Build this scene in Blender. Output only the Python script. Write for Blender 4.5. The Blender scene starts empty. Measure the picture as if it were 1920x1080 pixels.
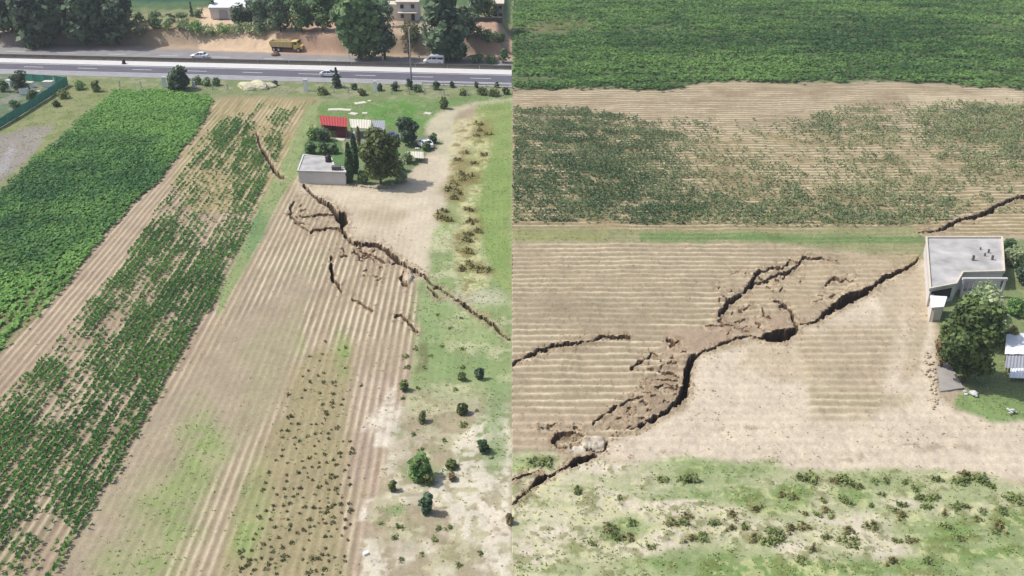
import bpy, bmesh, math, random
import numpy as np
from mathutils import Vector, Matrix

# ------------------------------------------------------------------ camera, sky, sun, exposure
R = math.radians
S = bpy.context.scene
COL = S.collection
FPX, CAMH = 1800.0, 60.0                       # focal length in px of a 1920 px wide picture, flying height
PITCH = math.atan(920.0 / FPX)
SP, CP = math.sin(PITCH), math.cos(PITCH)
cd = bpy.data.cameras.new('camera')
cam = bpy.data.objects.new('camera', cd)
COL.objects.link(cam)
cam.location = (0, 0, CAMH)
cam.rotation_euler = (math.pi / 2 - PITCH, 0, 0)
cd.sensor_width = 36.0
cd.lens = 36.0 * FPX / 1920.0
cd.clip_start, cd.clip_end = 1.0, 20000.0
S.camera = cam

SUN_EL, SUN_AZ = 54.0, -82.0                   # azimuth from +Y (away from the camera), negative = to the left
world = bpy.data.worlds.new('World')
S.world = world
world.use_nodes = True
wn = world.node_tree
sky = wn.nodes.new('ShaderNodeTexSky')
sky.sky_type = 'NISHITA'
sky.sun_disc = False
sky.sun_elevation = R(SUN_EL)
sky.sun_rotation = R(SUN_AZ)
sky.dust_density = 3.0
wn.links.new(sky.outputs[0], wn.nodes['Background'].inputs[0])
wn.nodes['Background'].inputs[1].default_value = 0.13
sd = bpy.data.lights.new('sun', 'SUN')
sun = bpy.data.objects.new('sun', sd)
COL.objects.link(sun)
sd.energy, sd.angle, sd.color = 3.4, R(0.6), (1.0, 0.975, 0.945)
tosun = Vector((math.sin(R(SUN_AZ)) * math.cos(R(SUN_EL)), math.cos(R(SUN_AZ)) * math.cos(R(SUN_EL)), math.sin(R(SUN_EL))))
sun.rotation_euler = tosun.to_track_quat('Z', 'Y').to_euler()
S.view_settings.view_transform = 'Standard'
S.view_settings.look = 'None'
S.view_settings.exposure = 0.3
S.view_settings.gamma = 1.0
S.view_settings.use_curve_mapping = False

random.seed(7)
rng = np.random.default_rng(7)

# ------------------------------------------------------------------ survey: picture point -> place on the ground
def at(px, py, z=0.0):
    dx = (px - 960.0) / FPX
    dy = (540.0 - py) / FPX
    t = (CAMH - z) / (SP - dy * CP)
    return Vector((t * dx, t * (CP + dy * SP), z))

def ppm(p):
    return FPX / (p[1] * CP + (CAMH - p[2]) * SP)

def to_px(X, Y):
    zc = Y * CP + CAMH * SP
    return 960 + FPX * X / zc, 540 - FPX * (Y * SP - CAMH * CP) / zc

# ------------------------------------------------------------------ noise
def vnoise(x, y, seed):
    xi = np.floor(x).astype(np.int64); yi = np.floor(y).astype(np.int64)
    fx = x - xi; fy = y - yi
    fx = fx * fx * (3 - 2 * fx); fy = fy * fy * (3 - 2 * fy)
    def h(a, b):
        n = (a * 374761393 + b * 668265263 + seed * 974711) & 0x7fffffff
        n = ((n ^ (n >> 13)) * 1274126177) & 0x7fffffff
        n = ((n ^ (n >> 16)) * 2246822519) & 0x7fffffff
        return (n & 0xffff) / 65535.0
    a = h(xi, yi); b = h(xi + 1, yi); c = h(xi, yi + 1); d = h(xi + 1, yi + 1)
    return (a + (b - a) * fx) * (1 - fy) + (c + (d - c) * fx) * fy

def fbm(x, y, seed, octv=4):
    s = 0.0; a = 0.5; t = 0.0
    for o in range(octv):
        s = s + a * vnoise(x, y, seed + o * 17); t += a
        x = x * 2.03 + 5.1; y = y * 2.03 - 3.7; a *= 0.5
    return s / t

def sstep(a, b, x):
    t = np.clip((x - a) / (b - a), 0, 1)
    return t * t * (3 - 2 * t)

KA = 0.66
CL = lambda r, g, b: C(r, g, b, 1.25)
def lin(c):
    c = c / 255.0
    return c / 12.92 if c <= 0.04045 else ((c + 0.055) / 1.055) ** 2.4
def C(r, g, b, k=KA):
    return (lin(r) * k, lin(g) * k, lin(b) * k)

# ------------------------------------------------------------------ materials
MATS = {}
def nodes_of(name):
    m = bpy.data.materials.new(name); m.use_nodes = True
    nt = m.node_tree
    return m, nt, nt.nodes['Principled BSDF']

def mat(name, col, rough=0.8, var=0.18, scale=3.0, metal=0.0, spec=0.3):
    if name in MATS: return MATS[name]
    m, nt, b = nodes_of(name)
    tc = nt.nodes.new('ShaderNodeTexCoord')
    no = nt.nodes.new('ShaderNodeTexNoise'); no.inputs['Scale'].default_value = scale; no.inputs['Detail'].default_value = 6
    mr = nt.nodes.new('ShaderNodeMapRange')
    mr.inputs['From Min'].default_value = 0.25; mr.inputs['From Max'].default_value = 0.75
    mr.inputs['To Min'].default_value = 1 - var; mr.inputs['To Max'].default_value = 1 + var
    mx = nt.nodes.new('ShaderNodeVectorMath'); mx.operation = 'SCALE'
    mx.inputs[0].default_value = col
    nt.links.new(tc.outputs['Object'], no.inputs['Vector'])
    nt.links.new(no.outputs[0], mr.inputs['Value'])
    nt.links.new(mr.outputs[0], mx.inputs['Scale'])
    nt.links.new(mx.outputs[0], b.inputs['Base Color'])
    b.inputs['Roughness'].default_value = rough
    b.inputs['Metallic'].default_value = metal
    b.inputs['Specular IOR Level'].default_value = spec
    MATS[name] = m
    return m

def leaf_mat(name, c1, c2, trans=0.35):
    if name in MATS: return MATS[name]
    m, nt, b = nodes_of(name)
    at_ = nt.nodes.new('ShaderNodeAttribute'); at_.attribute_name = 'var'
    mx = nt.nodes.new('ShaderNodeMix'); mx.data_type = 'RGBA'
    mx.inputs['A'].default_value = (*c1, 1); mx.inputs['B'].default_value = (*c2, 1)
    nt.links.new(at_.outputs['Fac'], mx.inputs['Factor'])
    oi = nt.nodes.new('ShaderNodeObjectInfo')
    hs = nt.nodes.new('ShaderNodeHueSaturation')
    mr = nt.nodes.new('ShaderNodeMapRange'); mr.inputs['To Min'].default_value = 0.8; mr.inputs['To Max'].default_value = 1.2
    nt.links.new(oi.outputs['Random'], mr.inputs['Value'])
    nt.links.new(mr.outputs[0], hs.inputs['Value'])
    nt.links.new(mx.outputs['Result'], hs.inputs['Color'])
    nt.links.new(hs.outputs[0], b.inputs['Base Color'])
    b.inputs['Roughness'].default_value = 0.6
    b.inputs['Specular IOR Level'].default_value = 0.25
    tr = nt.nodes.new('ShaderNodeBsdfTranslucent')
    nt.links.new(hs.outputs[0], tr.inputs['Color'])
    ms = nt.nodes.new('ShaderNodeMixShader'); ms.inputs[0].default_value = trans
    out = nt.nodes['Material Output']
    nt.links.new(b.outputs[0], ms.inputs[1]); nt.links.new(tr.outputs[0], ms.inputs[2])
    nt.links.new(ms.outputs[0], out.inputs['Surface'])
    MATS[name] = m
    return m

def ground_mat(name, dirx, diry, spacing, crest, trough):
    """soil and turf: colour laid out per place (attribute col), furrow crests bleached along one direction"""
    m, nt, b = nodes_of(name)
    N = nt.nodes.new; L = nt.links.new
    geo = N('ShaderNodeNewGeometry')
    ac = N('ShaderNodeAttribute'); ac.attribute_name = 'col'
    af = N('ShaderNodeAttribute'); af.attribute_name = 'fur'
    def dot(v, s):
        d = N('ShaderNodeVectorMath'); d.operation = 'DOT_PRODUCT'
        d.inputs[1].default_value = (v[0] * s, v[1] * s, 0); L(geo.outputs['Position'], d.inputs[0]); return d.outputs['Value']
    u = dot((diry, -dirx), 1.0 / spacing)
    v = dot((dirx, diry), 0.12)
    cv = N('ShaderNodeCombineXYZ'); L(u, cv.inputs[0]); L(v, cv.inputs[1])
    ns = N('ShaderNodeTexNoise'); ns.inputs['Scale'].default_value = 0.9; ns.inputs['Detail'].default_value = 5
    L(cv.outputs[0], ns.inputs['Vector'])
    def mth(op, a, bb=None, clamp=False):
        q = N('ShaderNodeMath'); q.operation = op; q.use_clamp = clamp
        for i, x in enumerate((a, bb)):
            if x is None: continue
            if isinstance(x, (int, float)): q.inputs[i].default_value = x
            else: L(x, q.inputs[i])
        return q.outputs[0]
    ph = mth('ADD', mth('MULTIPLY', u, 2 * math.pi), mth('MULTIPLY', ns.outputs[0], 1.4))
    s = mth('MULTIPLY_ADD', mth('SINE', ph), 0.5); s.node.inputs[2].default_value = 0.5
    npz = N('ShaderNodeTexNoise'); npz.inputs['Scale'].default_value = 0.09; npz.inputs['Detail'].default_value = 3
    L(geo.outputs['Position'], npz.inputs['Vector'])
    brk = mth('MULTIPLY_ADD', mth('MULTIPLY_ADD', npz.outputs[0], 0.9), 4.2, True); brk.node.inputs[2].default_value = -3.3
    L(mth('MULTIPLY', ns.outputs[0], 1.0), brk.node.inputs[0].links[0].from_node.inputs[2])
    up = mth('MULTIPLY', mth('MULTIPLY', mth('POWER', s, 2.2), brk), af.outputs['Fac'], True)
    dn = mth('MULTIPLY', mth('MULTIPLY', mth('POWER', mth('SUBTRACT', 1.0, s), 1.6), 0.38), af.outputs['Fac'], True)
    m1 = N('ShaderNodeMix'); m1.data_type = 'RGBA'; L(dn, m1.inputs['Factor']); L(ac.outputs['Color'], m1.inputs['A']); m1.inputs['B'].default_value = (*trough, 1)
    m2 = N('ShaderNodeMix'); m2.data_type = 'RGBA'; L(up, m2.inputs['Factor']); L(m1.outputs['Result'], m2.inputs['A']); m2.inputs['B'].default_value = (*crest, 1)
    val = None
    for sc, lo, hi in ((0.22, 0.90, 1.10), (1.3, 0.93, 1.07), (5.0, 0.88, 1.12)):
        n = N('ShaderNodeTexNoise'); n.inputs['Scale'].default_value = sc; n.inputs['Detail'].default_value = 5
        L(geo.outputs['Position'], n.inputs['Vector'])
        r = N('ShaderNodeMapRange'); r.inputs['From Min'].default_value = 0.3; r.inputs['From Max'].default_value = 0.7
        r.inputs['To Min'].default_value = lo; r.inputs['To Max'].default_value = hi
        L(n.outputs[0], r.inputs['Value'])
        val = r.outputs[0] if val is None else mth('MULTIPLY', val, r.outputs[0])
    sc_ = N('ShaderNodeVectorMath'); sc_.operation = 'SCALE'; L(m2.outputs['Result'], sc_.inputs[0]); L(val, sc_.inputs['Scale'])
    L(sc_.outputs[0], b.inputs['Base Color'])
    b.inputs['Roughness'].default_value = 0.95
    b.inputs['Specular IOR Level'].default_value = 0.1
    nb = N('ShaderNodeTexNoise'); nb.inputs['Scale'].default_value = 4.0; nb.inputs['Detail'].default_value = 6
    L(geo.outputs['Position'], nb.inputs['Vector'])
    bp = N('ShaderNodeBump'); bp.inputs['Strength'].default_value = 0.3; bp.inputs['Distance'].default_value = 0.12
    L(nb.outputs[0], bp.inputs['Height']); L(bp.outputs[0], b.inputs['Normal'])
    return m

# ------------------------------------------------------------------ mesh helpers
class MB:
    def __init__(s): s.v = []; s.f = []; s.var = []
    def add(s, vs, fs):
        o = len(s.v); s.v += [tuple(p) for p in vs]; s.f += [tuple(i + o for i in f) for f in fs]; return s
    def box(s, c, d, rz=0.0, taper=1.0):
        x, y, z = d[0] / 2, d[1] / 2, d[2] / 2
        vs = []
        for k in (-1, 1):
            t = taper if k > 0 else 1.0
            for i, j in ((-1, -1), (1, -1), (1, 1), (-1, 1)):
                a, bb = i * x * t, j * y * t
                vs.append((c[0] + a * math.cos(rz) - bb * math.sin(rz), c[1] + a * math.sin(rz) + bb * math.cos(rz), c[2] + k * z))
        return s.add(vs, [(3, 2, 1, 0), (4, 5, 6, 7), (0, 1, 5, 4), (1, 2, 6, 5), (2, 3, 7, 6), (3, 0, 4, 7)])
    def tube(s, pts, rad, n=8):
        pts = [Vector(p) for p in pts]
        if isinstance(rad, (int, float)): rad = [rad] * len(pts)
        vs = []; fs = []
        for i, p in enumerate(pts):
            d = (pts[min(i + 1, len(pts) - 1)] - pts[max(i - 1, 0)]).normalized()
            a = d.orthogonal().normalized(); bb = d.cross(a)
            for k in range(n):
                t = 2 * math.pi * k / n
                vs.append(p + (a * math.cos(t) + bb * math.sin(t)) * rad[i])
        for i in range(len(pts) - 1):
            for k in range(n):
                fs.append((i * n + k, i * n + (k + 1) % n, (i + 1) * n + (k + 1) % n, (i + 1) * n + k))
        fs.append(tuple(range(n - 1, -1, -1))); fs.append(tuple((len(pts) - 1) * n + k for k in range(n)))
        return s.add(vs, fs)
    def prism(s, pts, z0, z1):
        """pts: plan polygon (x,y) anticlockwise"""
        n = len(pts)
        vs = [(p[0], p[1], z0) for p in pts] + [(p[0], p[1], z1) for p in pts]
        fs = [tuple(range(n - 1, -1, -1)), tuple(range(n, 2 * n))] + [(i, (i + 1) % n, n + (i + 1) % n, n + i) for i in range(n)]
        return s.add(vs, fs)
    def loft(s, secs):
        """secs: rings of equal count"""
        n = len(secs[0]); vs = [p for r in secs for p in r]; fs = []
        for i in range(len(secs) - 1):
            for k in range(n):
                fs.append((i * n + k, i * n + (k + 1) % n, (i + 1) * n + (k + 1) % n, (i + 1) * n + k))
        fs.append(tuple(range(n - 1, -1, -1))); fs.append(tuple((len(secs) - 1) * n + k for k in range(n)))
        return s.add(vs, fs)
    def build(s, name, m, parent=None, smooth=False, bevel=0.0):
        me = bpy.data.meshes.new(name)
        me.from_pydata(s.v, [], s.f); me.update()
        if bevel or True:
            bm = bmesh.new(); bm.from_mesh(me)
            bmesh.ops.recalc_face_normals(bm, faces=bm.faces)
            if bevel: bmesh.ops.bevel(bm, geom=[e for e in bm.edges], offset=bevel, segments=2, affect='EDGES', profile=0.6)
            bm.to_mesh(me); bm.free()
        if smooth: me.polygons.foreach_set('use_smooth', [True] * len(me.polygons))
        me.materials.append(m)
        o = bpy.data.objects.new(name, me); COL.objects.link(o)
        if parent: o.parent = parent
        return o

def np_mesh(name, V, F, m, var=None, parent=None, kind=None):
    """V (n,3), F (k,q) numpy"""
    me = bpy.data.meshes.new(name)
    n, (k, q) = len(V), F.shape
    me.vertices.add(n); me.vertices.foreach_set('co', np.ascontiguousarray(V, dtype=np.float32).ravel())
    me.loops.add(k * q); me.loops.foreach_set('vertex_index', np.ascontiguousarray(F, dtype=np.int32).ravel())
    me.polygons.add(k); me.polygons.foreach_set('loop_start', np.arange(0, k * q, q, dtype=np.int32))
    me.update(calc_edges=True)
    if var is not None:
        a = me.attributes.new('var', 'FLOAT', 'POINT'); a.data.foreach_set('value', np.ascontiguousarray(var, dtype=np.float32))
    me.materials.append(m)
    o = bpy.data.objects.new(name, me); COL.objects.link(o)
    if parent: o.parent = parent
    if kind: o['kind'] = kind
    return o

def thing(name, label, cat, loc=(0, 0, 0), rz=0.0, group=None):
    o = bpy.data.objects.new(name, None); COL.objects.link(o)
    o.location = loc; o.rotation_euler = (0, 0, rz); o.empty_display_size = 0.3
    o['label'] = label; o['category'] = cat
    if group: o['group'] = group
    return o
def tag(o, label, cat, group=None):
    o['label'] = label; o['category'] = cat
    if group: o['group'] = group
    return o
def struct(o, label):
    o['kind'] = 'structure'; o['label'] = label; return o
def dup(root, loc, rz=0.0, sc=1.0, label=None):
    r = root.copy(); COL.objects.link(r); r.location = loc; r.rotation_euler = (0, 0, rz); r.scale = (sc, sc, sc)
    if label: r['label'] = label
    for ch in root.children:
        c = ch.copy(); COL.objects.link(c); c.parent = r
        for g in ch.children:
            d = g.copy(); COL.objects.link(d); d.parent = c
    return r

# ------------------------------------------------------------------ the ground sheet
DL = (-0.0187, 0.99983)                         # furrow direction of the field on the left
DR = (1.0, 0.0)                                 # and on the right
SPL, SPR = 0.9, 1.45

FARC = [980, 1000, 1040, 1100, 1200, 1400, 1800, 2600, 4200]
cols = np.array([960.0 - c for c in FARC[::-1]] + list(np.arange(-10, 538, 2.0)) + list(np.arange(538.5, 960, 1.5)) + list(np.arange(960, 1742, 1.5)) + list(np.arange(1742, 1932, 2.0)) + [960.0 + c for c in FARC])
cols[np.argmin(np.abs(cols - 960))] = 960.0
MIDC = int(np.argmin(np.abs(cols - 960)))
rows = np.array(list(np.arange(1110, 1500, 12.0))[::-1] + list(np.arange(1108, 952, -2.0)) + list(np.arange(952, 336, -1.4)) + list(np.arange(336, 112, -2.0)) + list(np.arange(112, 44, -1.0)) +
                list(np.arange(44, -12, -2.0)) + list(np.arange(-14, -330, -9.0)) + [-338, -350])
NC, NR = len(cols), len(rows)
PX, PY = np.meshgrid(cols, rows)
dxg = (PX - 960.0) / FPX; dyg = (540.0 - PY) / FPX
tt = CAMH / (SP - dyg * CP)
GX, GY = tt * dxg, tt * (CP + dyg * SP)
LEFT = PX <= 960.0
n8 = fbm(GX / 9.0, GY / 9.0, 11); n2 = fbm(GX / 2.2, GY / 2.2, 23); n06 = fbm(GX / 0.7, GY / 0.7, 31, 3)
uL = GX * DL[1] - GY * DL[0]; vL = GX * DL[0] + GY * DL[1]
sL = fbm(uL / 0.9, vL / 9.0, 41, 3)             # streaks along the left furrows
sR = fbm(GY / 1.45, GX / 11.0, 43, 3)           # and along the right ones
wx = (fbm(GX / 3.5, GY / 3.5, 51) - 0.5) * 2; wy = (fbm(GX / 3.5, GY / 3.5, 61) - 0.5) * 2

def sub(pts, pad):
    xs = [p[0] for p in pts]; ys = [p[1] for p in pts]
    ci = np.where((cols >= min(xs) - pad) & (cols <= max(xs) + pad))[0]
    ri = np.where((rows >= min(ys) - pad) & (rows <= max(ys) + pad))[0]
    if len(ci) == 0 or len(ri) == 0: return None
    return slice(ri[0], ri[-1] + 1), slice(ci[0], ci[-1] + 1)

def sdist(pts, X, Y):
    """signed distance to a polygon, positive inside"""
    d = np.full(X.shape, 1e9); ins = np.zeros(X.shape, bool)
    n = len(pts)
    for i in range(n):
        x0, y0 = pts[i]; x1, y1 = pts[(i + 1) % n]
        ex, ey = x1 - x0, y1 - y0
        t = np.clip(((X - x0) * ex + (Y - y0) * ey) / (ex * ex + ey * ey + 1e-9), 0, 1)
        d = np.minimum(d, np.hypot(X - x0 - t * ex, Y - y0 - t * ey))
        if y0 != y1:
            c = ((y0 > Y) != (y1 > Y)) & (X < (x1 - x0) * (Y - y0) / (y1 - y0) + x0)
            ins ^= c
    return np.where(ins, d, -d)

def pmask(pts, soft=5, warp=6):
    M = np.zeros(PX.shape)
    sl = sub(pts, soft + warp + 4)
    if sl is None: return M
    d = sdist(pts, PX[sl] + wx[sl] * warp, PY[sl] + wy[sl] * warp)
    M[sl] = sstep(-soft, soft, d)
    cx = sum(p[0] for p in pts) / len(pts)
    M[(LEFT != (cx < 960))] = 0
    if cx >= 960: M[:, MIDC] = 0
    return M
def blob(cx, cy, rx, ry, soft=0.5, warp=6):
    M = np.zeros(PX.shape)
    k = 1 + soft
    sl = sub([(cx - rx * k, cy - ry * k), (cx + rx * k, cy + ry * k)], warp + 2)
    if sl is None: return M
    d = np.hypot((PX[sl] + wx[sl] * warp - cx) / rx, (PY[sl] + wy[sl] * warp - cy) / ry)
    M[sl] = 1 - sstep(1 - soft, 1 + soft, d)
    M[(LEFT != (cx < 960))] = 0
    return M

GC = np.zeros(PX.shape + (3,)); GC[:] = C(176, 162, 134)
FUR = np.zeros(PX.shape)
CROPL = np.zeros(PX.shape); CROPG = np.zeros(PX.shape); CROPR = np.zeros(PX.shape); CROPM = np.zeros(PX.shape)
GRASS = np.zeros(PX.shape)
def paint(M, col, a=1.0):
    w = (M * a)[..., None]
    GC[:] = GC * (1 - w) + np.array(col) * w
def setf(A, M, v):
    A[:] = A * (1 - M) + v * M

def hi(n, a, b): return sstep(a, b, n)

# ---- left: beyond the field
top = pmask([(-3000, 200), (-3000, -380), (960, -380), (960, 200)], 2, 0)
paint(top, C(150, 150, 110))
GRASS += top * 0.3
paint(pmask([(-3000, 44), (-3000, -380), (960, -380), (960, 44)], 6, 8), C(92, 118, 78))
paint(pmask([(240, 26), (240, -120), (405, -120), (405, 26)], 4, 3), C(48, 96, 78))
# the cutting and the earth works beside the highway
paint(pmask([(-300, 90), (-300, 70), (250, 78), (640, 62), (960, 68), (960, 120), (640, 108), (250, 96)], 2, 2), C(190, 168, 142))
paint(pmask([(255, 82), (262, 62), (372, 62), (376, 82)], 2, 2), C(176, 152, 116))
paint(pmask([(372, 96), (374, 40), (530, 40), (520, 100)], 3, 3), C(226, 198, 166))
paint(pmask([(525, 100), (530, 50), (640, 50), (640, 108)], 3, 2), C(200, 166, 140))
paint(pmask([(885, 104), (885, 72), (960, 72), (960, 106)], 3, 3), C(194, 162, 138))
paint(pmask([(0, 88), (0, 80), (260, 88), (520, 100), (620, 108), (620, 114), (300, 100), (0, 92)], 2, 2), C(176, 160, 146))
# verge
verge = pmask([(-400, 230), (-400, 132), (0, 137), (960, 163), (960, 186), (600, 190), (590, 182), (240, 172), (120, 150)], 3, 4)
paint(verge, C(134, 146, 100)); GRASS = np.maximum(GRASS, verge * 0.8)
paint(verge * hi(n2, 0.5, 0.62), C(168, 166, 136), 0.7)
# ---- left: lot behind the green net fence
lot = pmask([(-400, 240), (-400, 135), (0, 140), (126, 148), (0, 238)], 2, 2)
paint(lot, C(110, 128, 98)); paint(lot * hi(n2, 0.48, 0.6), C(150, 150, 140), 0.8); GRASS = np.maximum(GRASS, lot)
olive = pmask([(-300, 520), (-300, 246), (0, 240), (125, 152), (250, 160), (232, 172), (180, 196), (100, 270), (0, 362)], 4, 5)
paint(olive, C(150, 154, 108)); GRASS = np.maximum(GRASS, olive * 0.7)
paint(olive * hi(n2, 0.5, 0.65), C(122, 138, 78), 0.7)
paint(pmask([(-300, 470), (-300, 256), (0, 252), (60, 238), (100, 236), (54, 296), (0, 346)], 5, 5), C(160, 152, 142))
paint(pmask([(-300, 400), (0, 300), (22, 268), (32, 280), (12, 322), (-300, 470)], 5, 3), C(176, 172, 170), 0.8)

# ---- left: bright crop field
GPOLY = [(-400, 680), (-400, 600), (0, 362), (60, 303), (112, 262), (150, 226), (215, 173), (300, 169), (388, 179), (400, 193), (357, 268), (300, 334), (205, 430), (110, 552), (0, 668)]
g = pmask(GPOLY, 3, 4)
paint(g, C(74, 106, 52)); setf(FUR, g, 0.25); setf(GRASS, g, 0)
paint(g * hi(sL, 0.5, 0.62) * sstep(470, 600, PY), C(150, 140, 100), 0.8)
CROPG = g.copy()
CROPG *= 1 - 0.9 * hi(sL, 0.5, 0.56) * sstep(440, 600, PY)

# ---- left: dirt strip and the maize
FPOLY = [(-500, 1400), (-500, 700), (0, 668), (110, 552), (205, 430), (300, 334), (357, 268), (405, 190), (440, 186), (600, 188), (588, 250), (556, 330), (480, 470), (410, 590), (350, 690), (262, 820), (155, 1005), (60, 1200), (0, 1400)]
f = pmask(FPOLY, 4, 3)
paint(f, C(178, 158, 134)); setf(FUR, f, 0.55); setf(GRASS, f, 0)
paint(pmask([(405, 190), (440, 186), (600, 188), (588, 250), (556, 330), (510, 400), (360, 400), (320, 330)], 12, 10), C(176, 160, 118))
paint(f * hi(sL, 0.52, 0.64) * sstep(420, 240, PY), C(138, 134, 84), 0.75)
MPOLY = [(-500, 1400), (-500, 800), (0, 748), (70, 690), (130, 612), (205, 530), (262, 452), (320, 360), (352, 300), (388, 250), (470, 200), (560, 205), (530, 268), (505, 330), (478, 400), (410, 545), (350, 648), (262, 812), (155, 1002), (96, 1090), (0, 1290)]
mz = pmask(MPOLY, 4, 4)
dens = np.zeros(PX.shape)
for b_ in ((440, 262, 46, 30, .45), (400, 300, 60, 30, .25), (530, 290, 25, 60, .22), (330, 335, 60, 40, .12), (470, 330, 40, 60, .25),
           (440, 470, 60, 100, .75), (300, 500, 110, 75, 1.0), (350, 570, 110, 90, .9), (180, 590, 80, 60, .75), (250, 690, 130, 90, .6),
           (110, 720, 80, 60, .55), (80, 820, 160, 100, 1.0), (220, 840, 70, 70, .85), (150, 930, 70, 110, .95), (20, 900, 70, 90, .9),
           (50, 1010, 100, 60, .5), (120, 1030, 60, 70, .75), (395, 400, 90, 60, .3)):
    dens = np.maximum(dens, blob(*b_[:4], soft=0.6, warp=14) * b_[4])
for b_ in ((150, 690, 26, 70, .8), (400, 420, 30, 50, .5), (110, 770, 40, 30, .6), (90, 1000, 26, 60, .7), (200, 600, 14, 60, .3), (60, 1050, 40, 40, .5)):
    dens *= 1 - blob(*b_[:4], soft=0.7, warp=12) * b_[4]
edge = pmask([(478, 398), (410, 545), (350, 648), (262, 812), (155, 1002), (96, 1090), (70, 1080), (140, 975), (240, 800), (330, 640), (390, 535), (462, 395)], 3, 2)
dens = np.maximum(dens, edge * 0.8)
CROPM = np.clip(2.2 * mz * dens * (0.2 + 1.2 * hi(sL, 0.36, 0.58)) * (0.45 + 1.0 * hi(n8 * .6 + n2 * .4, .38, .58)), 0, 1)
for b_ in ((150, 690, 26, 60, .75), (395, 400, 70, 50, .6), (335, 345, 60, 40, .6), (105, 770, 36, 30, .55), (85, 1010, 40, 60, .6), (60, 735, 30, 20, .6), (210, 600, 16, 50, .4)):
    CROPM *= 1 - blob(*b_[:4], soft=.7, warp=12) * b_[4]
CROPM = np.maximum(CROPM, mz * hi(sL, 0.52, 0.6) * 0.3)
paint(CROPM, C(118, 122, 84), 0.7)
strip = pmask([(600, 190), (560, 326), (530, 366), (478, 470), (446, 540), (430, 590), (404, 604), (408, 560), (440, 486), (490, 380), (536, 290), (575, 200)], 5, 4)
paint(strip, C(152, 166, 112)); setf(FUR, strip, 0.05); GRASS = np.maximum(GRASS, strip * .7)
paint(strip * blob(480, 440, 22, 60, .6), C(116, 150, 98), .8)

# ---- left: ploughed field with the fault
PL = [(556, 330), (640, 348), (740, 356), (820, 380), (800, 440), (784, 520), (786, 640), (764, 730), (735, 830), (690, 1000), (650, 1400), (-100, 1400), (96, 1090), (262, 812), (410, 590), (480, 470)]
pf = pmask(PL, 4, 3)
paint(pf, C(180, 163, 136)); setf(GRASS, pf, 0); setf(FUR, pf, 0.5)
paint(pmask([(556, 350), (650, 350), (800, 360), (800, 500), (770, 500), (700, 455), (655, 445), (640, 400), (600, 372)], 14, 8), C(215, 200, 174), .9)
setf(FUR, pmask([(640, 380), (650, 350), (800, 360), (790, 470), (760, 490), (700, 455), (655, 445)], 10, 6), .14)
paint(pf * blob(720, 400, 45, 20, .6), C(184, 166, 134), .6)
bare = pmask([(410, 640), (470, 520), (560, 470), (620, 470), (560, 640), (520, 760), (400, 900), (300, 1090), (100, 1090), (262, 812)], 14, 10)
paint(bare, C(176, 161, 136)); setf(FUR, bare, 0.14)
paint(bare * hi(n8, .42, .62), C(168, 162, 126), .6)
stripy = pmask([(560, 460), (640, 480), (770, 520), (780, 620), (700, 640), (560, 620), (590, 540)], 12, 8)
setf(FUR, stripy, 0.8)
setf(FUR, pmask([(540, 380), (640, 440), (610, 470), (510, 560), (440, 600), (480, 500)], 8, 6), .75)
setf(FUR, pmask([(600, 740), (760, 740), (700, 900), (670, 1090), (520, 1090)], 14, 8), .6)
paint(pmask([(760, 640), (740, 760), (690, 900), (660, 1090), (720, 1090), (750, 830), (790, 700)], 10, 6), C(184, 162, 142), .7)
paint(pmask([(640, 700), (740, 700), (740, 760), (690, 900), (655, 900), (670, 800)], 14, 8), C(184, 164, 144), .8)
ol = pmask([(520, 790), (560, 690), (600, 650), (660, 650), (655, 760), (640, 900), (650, 1090), (400, 1090), (440, 960), (490, 850)], 16, 12)
paint(ol, C(164, 154, 112), .75); setf(FUR, ol, .16); GRASS = np.maximum(GRASS, ol * .25)
for b_ in ((375, 850, 40, 75), (320, 960, 60, 60), (260, 1060, 70, 50), (480, 930, 26, 60), (455, 1010, 30, 40), (565, 650, 10, 22), (640, 660, 14, 40)):
    mm = blob(*b_, soft=.8, warp=14); paint(mm * (.5 + .5 * hi(n2, .4, .6)), C(142, 164, 96), .9); GRASS = np.maximum(GRASS, mm * .6)
# chalky patches
CH = C(232, 222, 200)
for pts in ([(727, 728), (744, 728), (744, 756), (768, 756), (776, 776), (744, 800), (736, 840), (702, 842), (700, 812), (676, 812), (690, 780), (718, 756)],
            [(702, 806), (734, 806), (728, 838), (700, 838)], [(734, 806), (768, 810), (772, 850), (744, 880), (724, 894), (730, 850)],
            [(680, 932), (704, 930), (700, 972), (674, 975)], [(752, 918), (834, 905), (836, 942), (800, 950), (756, 946)],
            [(810, 884), (826, 892), (830, 920), (812, 922)], [(857, 866), (890, 866), (892, 890), (872, 912), (856, 950), (850, 900)],
            [(892, 876), (910, 890), (906, 960), (892, 966)], [(925, 820), (946, 820), (944, 850), (930, 870)], [(920, 880), (948, 872), (948, 940), (912, 950)],
            [(808, 728), (850, 726), (852, 752), (826, 756)], [(876, 680), (892, 682), (890, 720), (878, 724)], [(935, 680), (952, 680), (950, 740), (938, 740)],
            [(815, 980), (838, 978), (834, 1010), (820, 1000)], [(730, 1000), (770, 1000), (790, 1040), (740, 1060)], [(860, 1000), (900, 1005), (892, 1030), (862, 1028)],
            [(770, 812), (812, 808), (806, 832), (778, 836)], [(850, 740), (900, 740), (895, 790), (860, 770)]):
    mm = pmask(pts, 5, 8)
    paint(mm * (.35 + .65 * hi(n06, .3, .55)), CH, .92); setf(FUR, mm, .25)

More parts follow.
